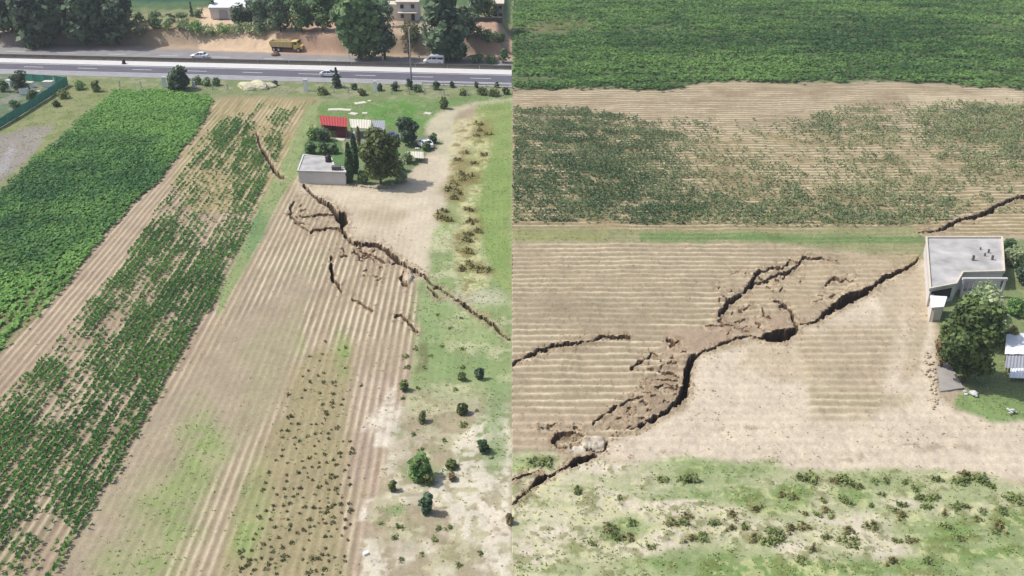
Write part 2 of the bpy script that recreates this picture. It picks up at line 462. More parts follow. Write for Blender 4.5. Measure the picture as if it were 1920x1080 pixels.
# ---- left: grassland on the right side of the field
GL = [(784, 520), (800, 440), (835, 380), (870, 300), (905, 190), (960, 184), (960, 1400), (640, 1400), (670, 1090), (700, 940), (764, 730), (786, 640)]
gl = pmask(GL, 8, 8)
chalk = np.maximum.reduce([GC[..., 0] / C(232, 222, 200)[0] * 0, FUR * 0])
old = GC.copy()
paint(gl * sstep(800, 700, PY + wx * 30), C(160, 174, 120)); 
paint(gl * sstep(700, 800, PY + wx * 30) , C(178, 166, 138), .55)
GRASS = np.maximum(GRASS, gl * .6 * sstep(1000, 600, PY)); setf(FUR, gl, .05)
paint(gl * hi(n8, .46, .6) * sstep(980, 800, PY), C(140, 158, 104), .7)
paint(gl * hi(n2, .52, .66), C(206, 202, 164), .6)
paint(gl * hi(n8 + .3 * (n2 - .5), .48, .58) * hi(n06, .3, .55) * sstep(700, 820, PY), CH, .85)
paint(gl * hi(1 - n8, .5, .64) * hi(n06, .42, .6) * sstep(700, 820, PY), C(142, 140, 100), .6)
for b_ in ((800, 610, 30, 60), (830, 560, 28, 30), (900, 670, 14, 25), (840, 690, 30, 30), (930, 760, 22, 60), (930, 850, 20, 30), (788, 885, 28, 20), (740, 960, 16, 12)):
    mm = blob(*b_, soft=.7, warp=10); paint(mm, C(136, 160, 104), .75); GRASS = np.maximum(GRASS, mm * .8)
paint(blob(890, 560, 60, 14, .6, 8), C(206, 202, 176), .7)
paint(pmask([(800, 640), (786, 650), (780, 700), (800, 690)], 6, 6), C(120, 118, 82), .7)
past = pmask([(884, 330), (900, 260), (890, 220), (905, 192), (960, 186), (960, 560), (925, 520), (900, 440), (882, 390)], 8, 6)
paint(past, C(140, 162, 94)); GRASS = np.maximum(GRASS, past * .8)
paint(past * hi(n8, .5, .65), C(158, 168, 106), .6)
# dirt yard and track
yard = pmask([(560, 346), (640, 347), (740, 354), (760, 330), (800, 290), (845, 286), (850, 330), (828, 400), (810, 450), (800, 520), (776, 520), (760, 400), (560, 360)], 10, 10)
paint(yard, C(219, 205, 179), .9); setf(FUR, yard, .08); setf(GRASS, yard, 0)
gg = pmask([(600, 192), (960, 178), (960, 190), (880, 192), (812, 220), (790, 262), (745, 270), (640, 262), (596, 260), (590, 222)], 4, 4)
paint(gg, C(120, 148, 88)); GRASS = np.maximum(GRASS, gg); setf(FUR, gg, 0)
paint(gg * blob(745, 222, 50, 36, .5), C(96, 146, 66), .8)
paint(gg * hi(n2, .52, .62), C(146, 160, 112), .6)
trk = pmask([(796, 232), (815, 216), (850, 203), (905, 190), (960, 186), (960, 190), (908, 195), (862, 208), (850, 232), (860, 290), (826, 300), (808, 260)], 5, 5)
paint(trk, C(206, 198, 168), .85)
dry = pmask([(850, 225), (905, 215), (925, 290), (905, 330), (890, 400), (905, 480), (920, 540), (870, 560), (850, 470), (862, 380), (840, 330)], 8, 10)
paint(dry * (.3 + .7 * hi(n06, .42, .56)), C(216, 208, 158), .8)
paint(dry * hi(n2, .56, .66), C(128, 118, 68), .7)
yd = pmask([(575, 262), (640, 262), (660, 345), (620, 310), (560, 300)], 4, 4); paint(yd, C(104, 138, 84)); GRASS = np.maximum(GRASS, yd); setf(FUR, yd, 0)
yd = pmask([(640, 238), (760, 240), (830, 268), (800, 290), (760, 330), (735, 350), (660, 345)], 4, 5); paint(yd, C(128, 146, 100)); GRASS = np.maximum(GRASS, yd * .8)
paint(pmask([(628, 246), (700, 246), (700, 262), (628, 264)], 3, 4), C(168, 164, 156), .9)

# ---- right half
RB = pmask([(960, 1500), (960, -380), (8000, -380), (8000, 1500)], .5, 0); RB[:, MIDC] = 0
paint(RB, C(188, 172, 144)); setf(FUR, RB, 0.1); setf(GRASS, RB, 0)
# top crop
ctop = pmask([(960, 168), (960, -380), (6000, -380), (6000, 172), (1920, 170), (1830, 164), (1740, 156), (1340, 154), (1250, 170)], 5, 9)
paint(ctop, C(88, 112, 66)); setf(FUR, ctop, .2)
CROPR = ctop * (.78 + .22 * hi(n8, .4, .55)) * (1 - .8 * blob(1050, 52, 70, 14, .7, 10)) * (1 - .7 * blob(1230, 56, 60, 6, .8)) * (1 - .6 * blob(1000, 70, 40, 16, .7))
CROPR *= .35 + .65 * hi(sR, .36, .5)
paint(blob(1040, 50, 80, 10, .7, 8), C(130, 118, 84), .6)
CROPR *= 1 - .85 * blob(990, 150, 50, 8, .6); 
CROPR *= 1 - .6 * hi(sR, .5, .6) * sstep(1800, 1900, PX)
# tan strip with furrows
tan = pmask([(960, 240), (960, 168), (1250, 168), (1340, 156), (1740, 158), (1840, 166), (6000, 172), (6000, 440), (960, 440)], 4, 4)
paint(tan, C(166, 148, 120)); setf(FUR, tan, .85)
paint(tan * sstep(230, 260, PY) , C(166, 150, 112), .8)
paint(pmask([(1700, 180), (1920, 172), (1920, 200), (1720, 205)], 6, 6), C(198, 182, 150), .8)
# thin maize band
tb = pmask([(960, 420), (960, 208), (1100, 206), (1200, 226), (1500, 226), (1560, 200), (1800, 196), (6000, 190), (6000, 400), (1860, 400), (1760, 420), (1700, 424)], 5, 5)
dr = np.zeros(PX.shape)
for b_ in ((1040, 260, 160, 50, .9), (1080, 330, 200, 90, 1.1), (1330, 400, 200, 40, .9), (1520, 400, 140, 45, .5), (1640, 390, 120, 60, .6), (1740, 380, 50, 50, .6), (1850, 240, 120, 60, .8),
           (1600, 245, 90, 40, .5), (1890, 300, 90, 40, .5), (1890, 410, 50, 20, .6), (1400, 340, 160, 50, .45), (1620, 330, 100, 40, .5), (1000, 220, 70, 24, .9)):
    dr = np.maximum(dr, blob(*b_[:4], soft=.7, warp=16) * b_[4])
CROPM_R = np.clip(1.7 * tb * dr * (.35 + 1.0 * hi(n2, .38, .6)) * (.4 + .9 * hi(sR, .35, .6)), 0, 1)
CROPM_R = np.maximum(CROPM_R, tb * hi(n2, .5, .62) * .3)
CROPM_R *= 1 - .5 * blob(1430, 310, 160, 60, .7, 14) - .45 * blob(1660, 300, 150, 70, .6, 14)
paint(CROPM_R, C(128, 124, 86), .7)
gs = pmask([(960, 456), (960, 426), (1300, 432), (1700, 424), (1740, 440), (1740, 500), (1690, 500), (1600, 470), (1400, 456)], 5, 4)
paint(gs, C(150, 152, 108), .9); setf(FUR, gs, .15); GRASS = np.maximum(GRASS, gs * .6)
paint(pmask([(1200, 438), (1500, 440), (1730, 446), (1730, 458), (1500, 454), (1200, 452)], 5, 4), C(106, 138, 78), .9)
paint(pmask([(960, 436), (1140, 440), (1120, 450), (960, 450)], 5, 4), C(156, 158, 100), .8)
# ploughed soil with pale crests
fs = pmask([(960, 850), (960, 458), (1400, 456), (1590, 474), (1600, 500), (1540, 560), (1480, 600), (1310, 660), (1280, 760), (1190, 810), (1150, 850)], 6, 4)
paint(fs, C(182, 166, 138)); setf(FUR, fs, 1.0); setf(GRASS, fs, 0)
mm = pmask([(960, 560), (1000, 550), (1180, 560), (1240, 600), (1180, 620), (960, 612)], 10, 8); paint(mm, C(164, 150, 124), .8); setf(FUR, mm, .35)
mm = pmask([(1400, 520), (1600, 478), (1720, 480), (1700, 510), (1540, 570), (1490, 600), (1370, 630), (1350, 600)], 8, 8); paint(mm, C(186, 168, 138), .8); setf(FUR, mm, .5)
mm = pmask([(1250, 620), (1400, 600), (1480, 580), (1490, 620), (1400, 628), (1310, 660), (1240, 680)], 8, 8); paint(mm, C(180, 158, 134), .85); setf(FUR, mm, .05)
mm = pmask([(1260, 660), (1295, 665), (1280, 750), (1200, 800), (1130, 800), (1180, 740), (1250, 700)], 8, 8); paint(mm, C(176, 156, 130), .7); setf(FUR, mm, .4)
mm = pmask([(960, 846), (960, 760), (1130, 790), (1060, 812), (1040, 846)], 8, 8); paint(mm, C(186, 166, 140), .7); setf(FUR, mm, .4)
# pale trodden dirt
pd = pmask([(1200, 812), (1290, 765), (1310, 670), (1440, 640), (1545, 604), (1700, 520), (1738, 480), (1748, 600), (1755, 740), (1800, 770), (6000, 790), (6000, 910), (1750, 900), (1400, 880), (1260, 880), (1060, 850)], 8, 8)
paint(pd, C(220, 205, 181)); setf(FUR, pd, .22); setf(GRASS, pd, 0)
paint(pmask([(1400, 650), (1530, 615), (1560, 700), (1500, 720), (1380, 690)], 16, 10), C(196, 178, 148), .7)
mm = pmask([(1500, 620), (1670, 610), (1672, 660), (1640, 790), (1520, 790), (1510, 700)], 12, 8); paint(mm, C(186, 170, 136), .5); setf(FUR, mm, .75)
mm = pmask([(1550, 604), (1670, 594), (1672, 650), (1640, 760), (1560, 740), (1540, 640)], 26, 14); paint(mm, C(178, 160, 134), .6); setf(FUR, mm, .6)
paint(pmask([(1640, 540), (1690, 520), (1735, 500), (1740, 620), (1720, 700), (1690, 720), (1676, 620)], 6, 5), C(190, 174, 146), .8)
paint(blob(1692, 640, 10, 50, .6, 6), C(214, 198, 172), .8)
paint(pmask([(1520, 730), (1640, 735), (1720, 740), (1700, 760), (1560, 775), (1520, 760)], 8, 8), C(178, 166, 132), .6)
for b_ in ((1780, 842, 60, 7), (1600, 857, 35, 7), (1390, 802, 60, 6), (1720, 836, 30, 5), (1420, 870, 50, 5), (1250, 855, 18, 6)):
    paint(blob(*b_, soft=.7, warp=12) * hi(n06, .35, .55), C(170, 152, 130), .7)
# meadow below
md = pmask([(960, 1500), (960, 850), (1040, 850), (1060, 872), (1180, 872), (1290, 860), (1420, 868), (1480, 884), (1640, 880), (1830, 884), (1900, 910), (6000, 916), (6000, 1500)], 7, 9)
paint(md, C(186, 188, 146)); setf(FUR, md, .08); GRASS = np.maximum(GRASS, md * .7)
paint(md * hi(sR, .45, .57), C(216, 208, 176), .8)
paint(md * hi(n8, .5, .6) * hi(n2, .4, .6), C(220, 208, 184), .6)
paint(md * hi(1 - n8, .5, .62), C(158, 172, 120), .6)
for b_ in ((985, 868, 40, 18), (1330, 885, 90, 22), (1420, 880, 50, 14), (1280, 925, 80, 16), (1400, 925, 90, 20), (1460, 940, 60, 24), (1160, 1000, 40, 20), (1300, 1050, 110, 30), (1400, 1060, 130, 30),
           (1550, 1074, 200, 14), (1830, 1010, 110, 40), (1860, 1050, 90, 40), (1820, 930, 60, 20), (1760, 1000, 60, 30), (1600, 925, 40, 20), (1490, 925, 40, 20), (1180, 990, 36, 16), (1900, 990, 40, 40), (1700, 1060, 120, 22)):
    mm = blob(*b_, soft=.6, warp=16); paint(mm * (.45 + .55 * hi(n2 * .5 + sR * .5, .4, .55)), C(124, 152, 86), .9); GRASS = np.maximum(GRASS, mm)
for b_ in ((1180, 948, 40, 14), (1040, 1000, 44, 16), (1200, 1025, 40, 14), (1250, 1010, 40, 16), (1120, 880, 60, 12), (1620, 985, 40, 24), (1560, 970, 40, 10), (1500, 1035, 34, 14), (1660, 1030, 36, 22), (1260, 945, 50, 8), (1690, 940, 30, 14), (1000, 1040, 50, 20)):
    paint(blob(*b_, soft=.6, warp=12), C(224, 212, 188), .95)
paint(md * hi(n06, .52, .64) * hi(n2, .42, .56), C(130, 136, 78), .7)
paint(md * hi(1 - n06, .54, .64) * hi(sR, .42, .56), C(206, 206, 150), .6)
mm = pmask([(1800, 735), (1920, 730), (6000, 730), (6000, 785), (1860, 790), (1790, 760)], 6, 6); paint(mm, C(136, 158, 100)); GRASS = np.maximum(GRASS, mm); setf(FUR, mm, 0)
mm = pmask([(1745, 560), (1800, 540), (1890, 500), (1890, 450), (6000, 450), (6000, 740), (1820, 740), (1780, 690)], 5, 5); paint(mm, C(138, 150, 102)); GRASS = np.maximum(GRASS, mm * .8); setf(FUR, mm, 0)
mm = pmask([(1752, 690), (1775, 670), (1808, 730), (1760, 738)], 4, 4); paint(mm, C(176, 164, 148)); setf(GRASS, mm, 0)

MEADOW_SPOTS = [(1500, 899, 1.1), (1525, 900, 1.4), (1563, 905, .9), (1587, 907, 1.4), (1578, 895, .9), (1610, 911, .9), (1640, 901, .7), (1660, 902, .7), (1698, 906, .7), (1720, 917, .8), (1755, 904, 1), (1790, 907, 1), (1805, 900, 1.2), (1836, 906, 1), (1808, 891, 1.2), (1830, 893, 1.2), (1856, 913, .9),
         (1905, 938, 1.6), (1588, 938, 1.1), (1690, 947, .9), (1690, 966, 1), (1745, 932, 1.1), (1728, 936, .9), (1736, 949, .8), (1785, 951, 1), (1808, 953, .9), (1841, 962, .7), (1877, 962, 1), (1828, 977, .8), (1870, 987, 1.2), (1482, 992, 1), (1509, 992, 1.1), (1586, 997, 1.1), (1638, 987, 1.1),
         (1773, 990, .9), (1450, 998, 1.1), (1441, 1017, 1.3), (1458, 1013, 1), (1550, 1014, .8), (1580, 1014, .9), (1600, 1014, .7), (1680, 1015, .8), (1710, 1016, .9), (1600, 1027, .8), (1673, 1053, 1), (1740, 1056, .9), (1500, 1052, .8), (1523, 1034, .8), (1415, 957, .9), (1338, 979, .9), (1372, 992, .8), (1186, 983, .8),
         (1085, 924, 1), (1241, 902, .9), (1290, 894, 1.6), (1147, 995, 1.2), (1152, 1008, 1.1), (1182, 1007, 1.1), (1165, 937, .6), (1315, 1008, 1.1), (1297, 1010, 1), (1410, 1012, 1.1), (1397, 992, .8), (1372, 967, .9), (1290, 974, 1), (1262, 986, 1), (1280, 984, .9), (1545, 958, .8), (1560, 968, .7), (1462, 930, .8), (1478, 932, .8), (1000, 870, 1.2), (1020, 866, 1.1), (1030, 870, 1), (1220, 1026, .7), (1112, 1020, .7), (1800, 1012, .7), (1510, 965, .7), (1535, 964, .7), (1490, 938, .7), (1545, 940, .7), (1635, 948, .6), (1680, 958, .7), (1770, 965, .7), (1655, 925, .6), (1865, 998, .9)]
DRY_SPOTS = [(901, 234, 1), (893, 256, .9), (912, 252, .9), (906, 290, .8), (880, 332, 1), (861, 326, 1.1), (856, 346, 1.1), (839, 356, 1.2), (850, 371, 1), (832, 396, .9), (836, 412, 1), (856, 361, 1),
         (886, 416, .9), (878, 441, 1), (894, 433, .9), (870, 451, 1), (875, 472, 1), (886, 501, 1.1), (900, 505, .9), (914, 510, .8), (866, 508, .8), (826, 408, .9), (868, 338, .9), (900, 246, .8), (882, 395, .9), (862, 300, .9), (872, 286, .8), (890, 306, .8)]
for a_, b_, k_ in MEADOW_SPOTS:
    paint(blob(a_ + 2, b_ - 2, 12 * k_, 6 * k_, .9, 9), C(128, 122, 70) if (a_ * 7 + b_) % 3 else C(112, 130, 72), .65)
for a_, b_, k_ in DRY_SPOTS:
    paint(blob(a_ + 2, b_ - 1, 15 * k_, 9 * k_, .9, 8), C(138, 126, 74), .7)
# ------------------------------------------------------------------ heights
Z = np.zeros(PX.shape)
near = sstep(330, 200, GY)
Z += (n2 - .5) * .12 * near + (n06 - .5) * .08 * near + (n8 - .5) * .25 * near
fz = np.where(LEFT, np.sin(2 * np.pi * uL / SPL), np.sin(2 * np.pi * (-GY) / SPR))
Z += FUR * .055 * fz * sstep(190, 120, GY)
Z *= sstep(150, 176, PY) + (~LEFT)
def bank_base(px):
    return np.interp(px, [-400, 0, 250, 380, 640, 960], [84, 84, 82, 88, 101, 104])
def bank_h(px):
    return np.interp(px, [-2000, 0, 250, 640, 960], [2.5, 2.6, 3.6, 4.6, 4.6])
bY = CAMH * 0 + np.array([at(p, q).y for p, q in zip(cols, bank_base(cols))])
Hb = bank_h(PX) * sstep(-.2, 1, (GY - bY[None, :]) / np.interp(PX, [360, 390, 500, 530], [2.6, 9.0, 9.0, 3.0])) * LEFT * (1 - sstep(928, 959, PX))
Z += Hb + (n2 - .5) * .8 * (Hb > .3) * sstep(420, 300, GY)
def bank_z(px): return float(bank_h(px))

# ---- the cracks: (label, [(px, py, width px) ...], depth factor)
CRACKS = [
 ('long main fissure running from the small white house to the middle of the field', 1.25,
  [(570, 348, 4), (578, 357, 8), (590, 368, 6), (600, 376, 11), (615, 383, 13), (622, 390, 11), (630, 400, 10), (634, 405, 13), (641, 411, 22), (647, 417, 14), (640, 428, 5), (648, 443, 8), (660, 455, 9), (685, 458, 8), (710, 461, 9), (722, 468, 11), (735, 480, 11), (745, 487, 12), (757, 495, 10), (765, 502, 5), (778, 508, 9), (795, 515, 6), (803, 526, 6), (815, 540, 7), (835, 549, 5), (845, 556, 4), (855, 563, 4), (873, 573, 9), (885, 583, 8), (900, 594, 8), (915, 603, 8), (928, 611, 8), (935, 620, 5), (945, 630, 4), (957, 637, 4)]),
 ('thin dotted crack behind the small white house, in the dry maize strip', 1.2,
  [(480, 250, 3), (492, 280, 5), (497, 290, 6), (504, 302, 5), (510, 312, 7), (514, 319, 7), (522, 328, 6), (532, 334, 5)]),
 ('short dark branch crack ending in the grey grass right of the field', 1.2, [(802, 538, 3), (810, 545, 5), (816, 552, 9), (821, 557, 8)]),
 ('level side crack joining the widest hole from the left', 1.0, [(562, 405, 3), (575, 407, 4), (590, 406, 5), (610, 404, 4), (634, 403, 6)]),
 ('second side crack below the level one, bending down at its left end', 1.0, [(583, 437, 5), (588, 432, 5), (602, 432, 4), (620, 428, 4), (636, 430, 4), (640, 437, 5)]),
 ('upright crack alone among the pale furrows, hooked at its foot', 1.3, [(621, 480, 4), (620, 492, 5), (620, 503, 6), (623, 515, 7), (624, 525, 6), (634, 533, 5), (640, 546, 4)]),
 ('fine slanting crack below the upright one', 1.0, [(660, 561, 3), (672, 567, 4), (680, 572, 4), (690, 579, 4), (699, 584, 4)]),
 ('hooked crack at the grass edge, ending in a dark pit', 1.3, [(741, 594, 5), (746, 590, 6), (753, 592, 6), (760, 599, 5), (768, 607, 7), (775, 617, 6), (783, 622, 8)]),
 ('broken edge of furrows at the upper left of the fault', .7, [(552, 378, 3), (544, 390, 4), (548, 398, 3), (541, 402, 4), (552, 412, 3), (560, 420, 4), (553, 417, 3), (566, 426, 3), (578, 432, 3)]),
 ('curved rim of the pale collapsed mound on the fissure', .9, [(757, 512, 4), (751, 522, 6), (756, 532, 7), (764, 536, 4)]),
 # right
 ('dark fissure coming down from the right edge to behind the concrete house', 1.2,
  [(2040, 330, 5), (1960, 355, 6), (1920, 370, 6), (1905, 372, 7), (1890, 379, 9), (1860, 395, 10), (1840, 403, 10), (1820, 408, 8), (1800, 413, 9), (1785, 422, 9), (1765, 433, 7), (1745, 437, 4), (1722, 438, 2.5)]),
 ('straight upper reach of the fault, wide brown gash left of the concrete house', 1.0,
  [(1721, 487, 4), (1710, 497, 6), (1690, 508, 8), (1670, 518, 9), (1650, 530, 9), (1640, 537, 8), (1620, 547, 13), (1600, 556, 20), (1580, 565, 24), (1562, 576, 20), (1549, 584, 16), (1541, 594, 14), (1528, 603, 9), (1515, 607, 6), (1502, 604, 4)]),
 ('black pit where the fault opens widest beneath the pale dirt', 1.0,
  [(1492, 614, 12), (1488, 620, 20), (1472, 627, 24), (1455, 631, 24), (1440, 632, 20), (1428, 633, 10)]),
 ('zigzag crack joining the black pit to the upright chasm', 1.0, [(1428, 633, 8), (1418, 632, 6), (1408, 628, 6), (1395, 631, 6), (1384, 636, 7), (1368, 640, 7), (1358, 643, 6), (1345, 651, 5), (1335, 655, 4), (1318, 662, 7), (1305, 668, 9)]),
 ('upright dark chasm at the left end of the pale dirt', 1.3,
  [(1305, 669, 9), (1294, 678, 14), (1288, 695, 14), (1286, 712, 14), (1283, 730, 15), (1279, 745, 14), (1266, 757, 12), (1252, 768, 10), (1240, 776, 10), (1225, 785, 11), (1206, 795, 10), (1195, 803, 8), (1184, 807, 3)]),
 ('lower fissure through the grass, leaving the picture at the seam of the two fields', 1.2,
  [(1118, 857, 5), (1105, 859, 9), (1090, 863, 14), (1075, 870, 13), (1060, 877, 6), (1040, 886, 5), (1020, 896, 12), (1005, 905, 12), (990, 920, 6), (975, 933, 7), (962, 946, 6)]),
 ('thin branch crack above the lower fissure, in bright grass', 1.0, [(961, 900, 4), (985, 893, 4), (1000, 888, 4), (1012, 886, 3)]),
 ('curved arc crack bounding the sunken block on its upper left', 1.2,
  [(1348, 592, 5), (1356, 580, 8), (1362, 572, 9), (1369, 564, 9), (1385, 554, 6), (1400, 540, 6), (1411, 527, 9), (1418, 515, 9), (1426, 510, 6), (1440, 505, 5), (1452, 498, 4), (1466, 503, 4), (1476, 495, 4), (1480, 487, 5), (1500, 493, 4), (1506, 484, 5), (1520, 486, 4), (1540, 485, 5), (1571, 488, 3)]),
 ('inner parallel crack just below the curved arc', 1.0, [(1408, 538, 5), (1416, 528, 4), (1432, 525, 5), (1450, 516, 5), (1468, 510, 5), (1488, 500, 5), (1500, 496, 3)]),
 ('lone wavy crack crossing the furrows at the left of the right field', 1.2,
  [(962, 682, 4), (980, 674, 5), (1000, 668, 6), (1020, 656, 9), (1035, 648, 8), (1060, 646, 8), (1085, 646, 8), (1100, 641, 5), (1115, 640, 6), (1127, 633, 7), (1150, 634, 6), (1182, 634, 4)]),
 ('stepped crack breaking the furrow ends, upper one beside the chasm', .9, [(1184, 692, 7), (1195, 681, 6), (1204, 676, 5), (1216, 672, 4), (1221, 660, 5), (1232, 666, 3)]),
 ('short dark notch above the stepped crack', 1.0, [(1252, 637, 8), (1262, 640, 7), (1257, 649, 6), (1272, 641, 5)]),
 ('level crack along one furrow, reaching the chasm', .9, [(1206, 711, 3), (1225, 711, 5), (1250, 711, 5), (1272, 713, 4)]),
 ('arched crack beside the chasm, over a small fallen block', .9, [(1228, 727, 4), (1238, 724, 5), (1252, 721, 4), (1270, 724, 5), (1280, 728, 4)]),
 ('stepped diagonal crack running down left to the round hole', 1.0, [(1112, 797, 5), (1122, 788, 6), (1134, 779, 5), (1143, 773, 5), (1153, 763, 8), (1170, 757, 5), (1180, 749, 6), (1198, 746, 4)]),
 ('round collapse rim around a sunken disc of soil', .8, [(1062, 842, 5), (1046, 838, 8), (1037, 829, 9), (1042, 819, 8), (1056, 812, 6), (1078, 811, 4), (1096, 818, 3)]),
 ('small crack closing the round collapse on its right', .6, [(1092, 824, 4), (1080, 834, 4), (1070, 842, 4)]),
 ('curved rim under the pale slab near the round collapse', .6, [(1138, 832, 4), (1134, 845, 5), (1122, 849, 4), (1100, 846, 3)]),
 ('crack splitting the sunken block from upper left to the fault', .8, [(1452, 563, 4), (1466, 568, 5), (1480, 575, 7), (1486, 586, 6), (1490, 600, 6), (1494, 610, 6)]),
 ('broken crumbling edge at the right end of the sunken block', .7, [(1549, 529, 4), (1558, 521, 5), (1568, 517, 4), (1576, 523, 4), (1588, 520, 4), (1600, 526, 4)]),
 ('small cracks at the left foot of the curved arc', .8, [(1324, 608, 4), (1340, 609, 4), (1358, 610, 4), (1346, 601, 4), (1356, 597, 4)]),
 ('pair of little cracks under the stepped crack', .8, [(1236, 697, 5), (1248, 701, 5), (1262, 700, 5), (1274, 706, 3)]),
]
def frag(cx, cy, n, rx, ry, seed):
    r = random.Random(seed); out = []
    for i in range(n):
        x, y = cx + r.uniform(-rx, rx), cy + r.uniform(-ry, ry)
        p = [(x, y, r.uniform(1.6, 3.0))]
        for k in range(r.randint(1, 3)):
            x += r.uniform(-9, 11); y += r.uniform(-4, 5); p.append((x, y, r.uniform(1.5, 3.2)))
        out.append(p)
    return out
FRAGS = frag(672, 474, 12, 34, 9, 1) + frag(714, 484, 6, 20, 8, 2) + frag(1235, 680, 8, 36, 14, 3) + frag(1225, 742, 8, 34, 16, 4) + frag(1190, 778, 8, 34, 12, 5) + \
        frag(1060, 803, 8, 55, 7, 6) + frag(1150, 812, 6, 40, 9, 7) + frag(1420, 565, 6, 50, 18, 8) + frag(1388, 612, 6, 30, 14, 9) + frag(1070, 826, 5, 18, 8, 10) + frag(1460, 520, 5, 60, 12, 11) + \
        frag(1350, 555, 5, 22, 20, 12) + frag(700, 510, 5, 40, 12, 13) + frag(560, 400, 5, 16, 22, 14) + frag(1240, 700, 10, 40, 40, 15) + frag(1430, 530, 8, 60, 22, 16) + frag(1400, 590, 7, 50, 24, 17) + frag(1560, 545, 5, 40, 14, 18) + frag(690, 480, 8, 40, 12, 19)
FR = ('hairline fragments of broken soil scattered beside the main cracks', .65, None)

def rough_line(pts, r):
    out = [pts[0]]
    def rec(a, b, lv):
        L_ = math.hypot(b[0] - a[0], b[1] - a[1])
        if lv == 0 or L_ < 4: out.append(b); return
        k = .16 * L_
        mid = ((a[0] + b[0]) / 2 + r.uniform(-k, k), (a[1] + b[1]) / 2 + r.uniform(-k, k) * .7, (a[2] + b[2]) / 2 * r.uniform(.72, 1.25))
        rec(a, mid, lv - 1); rec(mid, b, lv - 1)
    for a, b in zip(pts[:-1], pts[1:]): rec(a, b, 3)
    return out
DEP = np.zeros(PX.shape); CID = np.full(PX.shape, -1, int); NEARC = np.full(PX.shape, 99.0)
def carve(pts, k, cid, r):
    pts = rough_line(pts, r)
    leftside = pts[0][0] < 960
    for a, b in zip(pts[:-1], pts[1:]):
        sl = sub([a, b], max(a[2], b[2]) + 16)
        if sl is None: continue
        X = PX[sl]; Y = PY[sl]
        ex, ey = b[0] - a[0], b[1] - a[1]
        t = np.clip(((X - a[0]) * ex + (Y - a[1]) * ey) / (ex * ex + ey * ey + 1e-9), 0, 1)
        d = np.hypot(X - a[0] - t * ex, Y - a[1] - t * ey)
        w = a[2] + (b[2] - a[2]) * t
        sc = FPX / (GY[sl] * CP + CAMH * SP)
        ok = (LEFT[sl] == leftside)
        hw = np.maximum(w / 2 * (.6 + .4 * n06[sl]) - .3, .6)
        dep = sstep(.7, -.7, d - hw) * np.clip(w / sc * 2.1, .6, 4.2) * k * (.8 + .4 * n8[sl]) * ok
        better = dep > DEP[sl]
        DEP[sl] = np.where(better, dep, DEP[sl])
        CID[sl] = np.where(better & (dep > .12), cid, CID[sl])
        NEARC[sl] = np.where(ok, np.minimum(NEARC[sl], d - hw), NEARC[sl])
rr = random.Random(5)
for i, (lab, k, pts) in enumerate(CRACKS): carve(pts, k, i, rr)
for p in FRAGS: carve(p, FR[1], len(CRACKS), rr)
crumb = sstep(14, 1, NEARC)
Z += crumb * ((n06 - .5) * .22 + (n2 - .45) * .35)
# sunken and raised pieces
Z -= blob(1066, 827, 26, 12, .2, 3) * .5
sl_ = blob(1110, 833, 24, 13, .15, 3); Z += sl_ * (.35 + .3 * (n06 - .5)); paint(sl_, C(222, 210, 190), .9)
sl_ = blob(765, 520, 9, 12, .25, 3); Z += sl_ * .5; paint(sl_, C(224, 206, 180), .9)
paint(blob(1085, 846, 34, 5, .4, 4), C(232, 224, 206), .9)
Z -= pmask([(1350, 592), (1370, 564), (1420, 520), (1500, 500), (1600, 520), (1545, 590), (1490, 612), (1400, 625)], 4, 3) * .35
paint(crumb * hi(n06, .4, .6), C(148, 124, 98), .45)
paint(crumb * hi(1 - n06, .5, .62), C(214, 196, 166), .35)
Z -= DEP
lip = np.maximum(sstep(.9, -.1, NEARC) * (DEP.max() > 0), sstep(.1, .7, DEP)); FUR *= 1 - sstep(.0, .4, lip); paint(lip, C(60, 45, 32), .95)

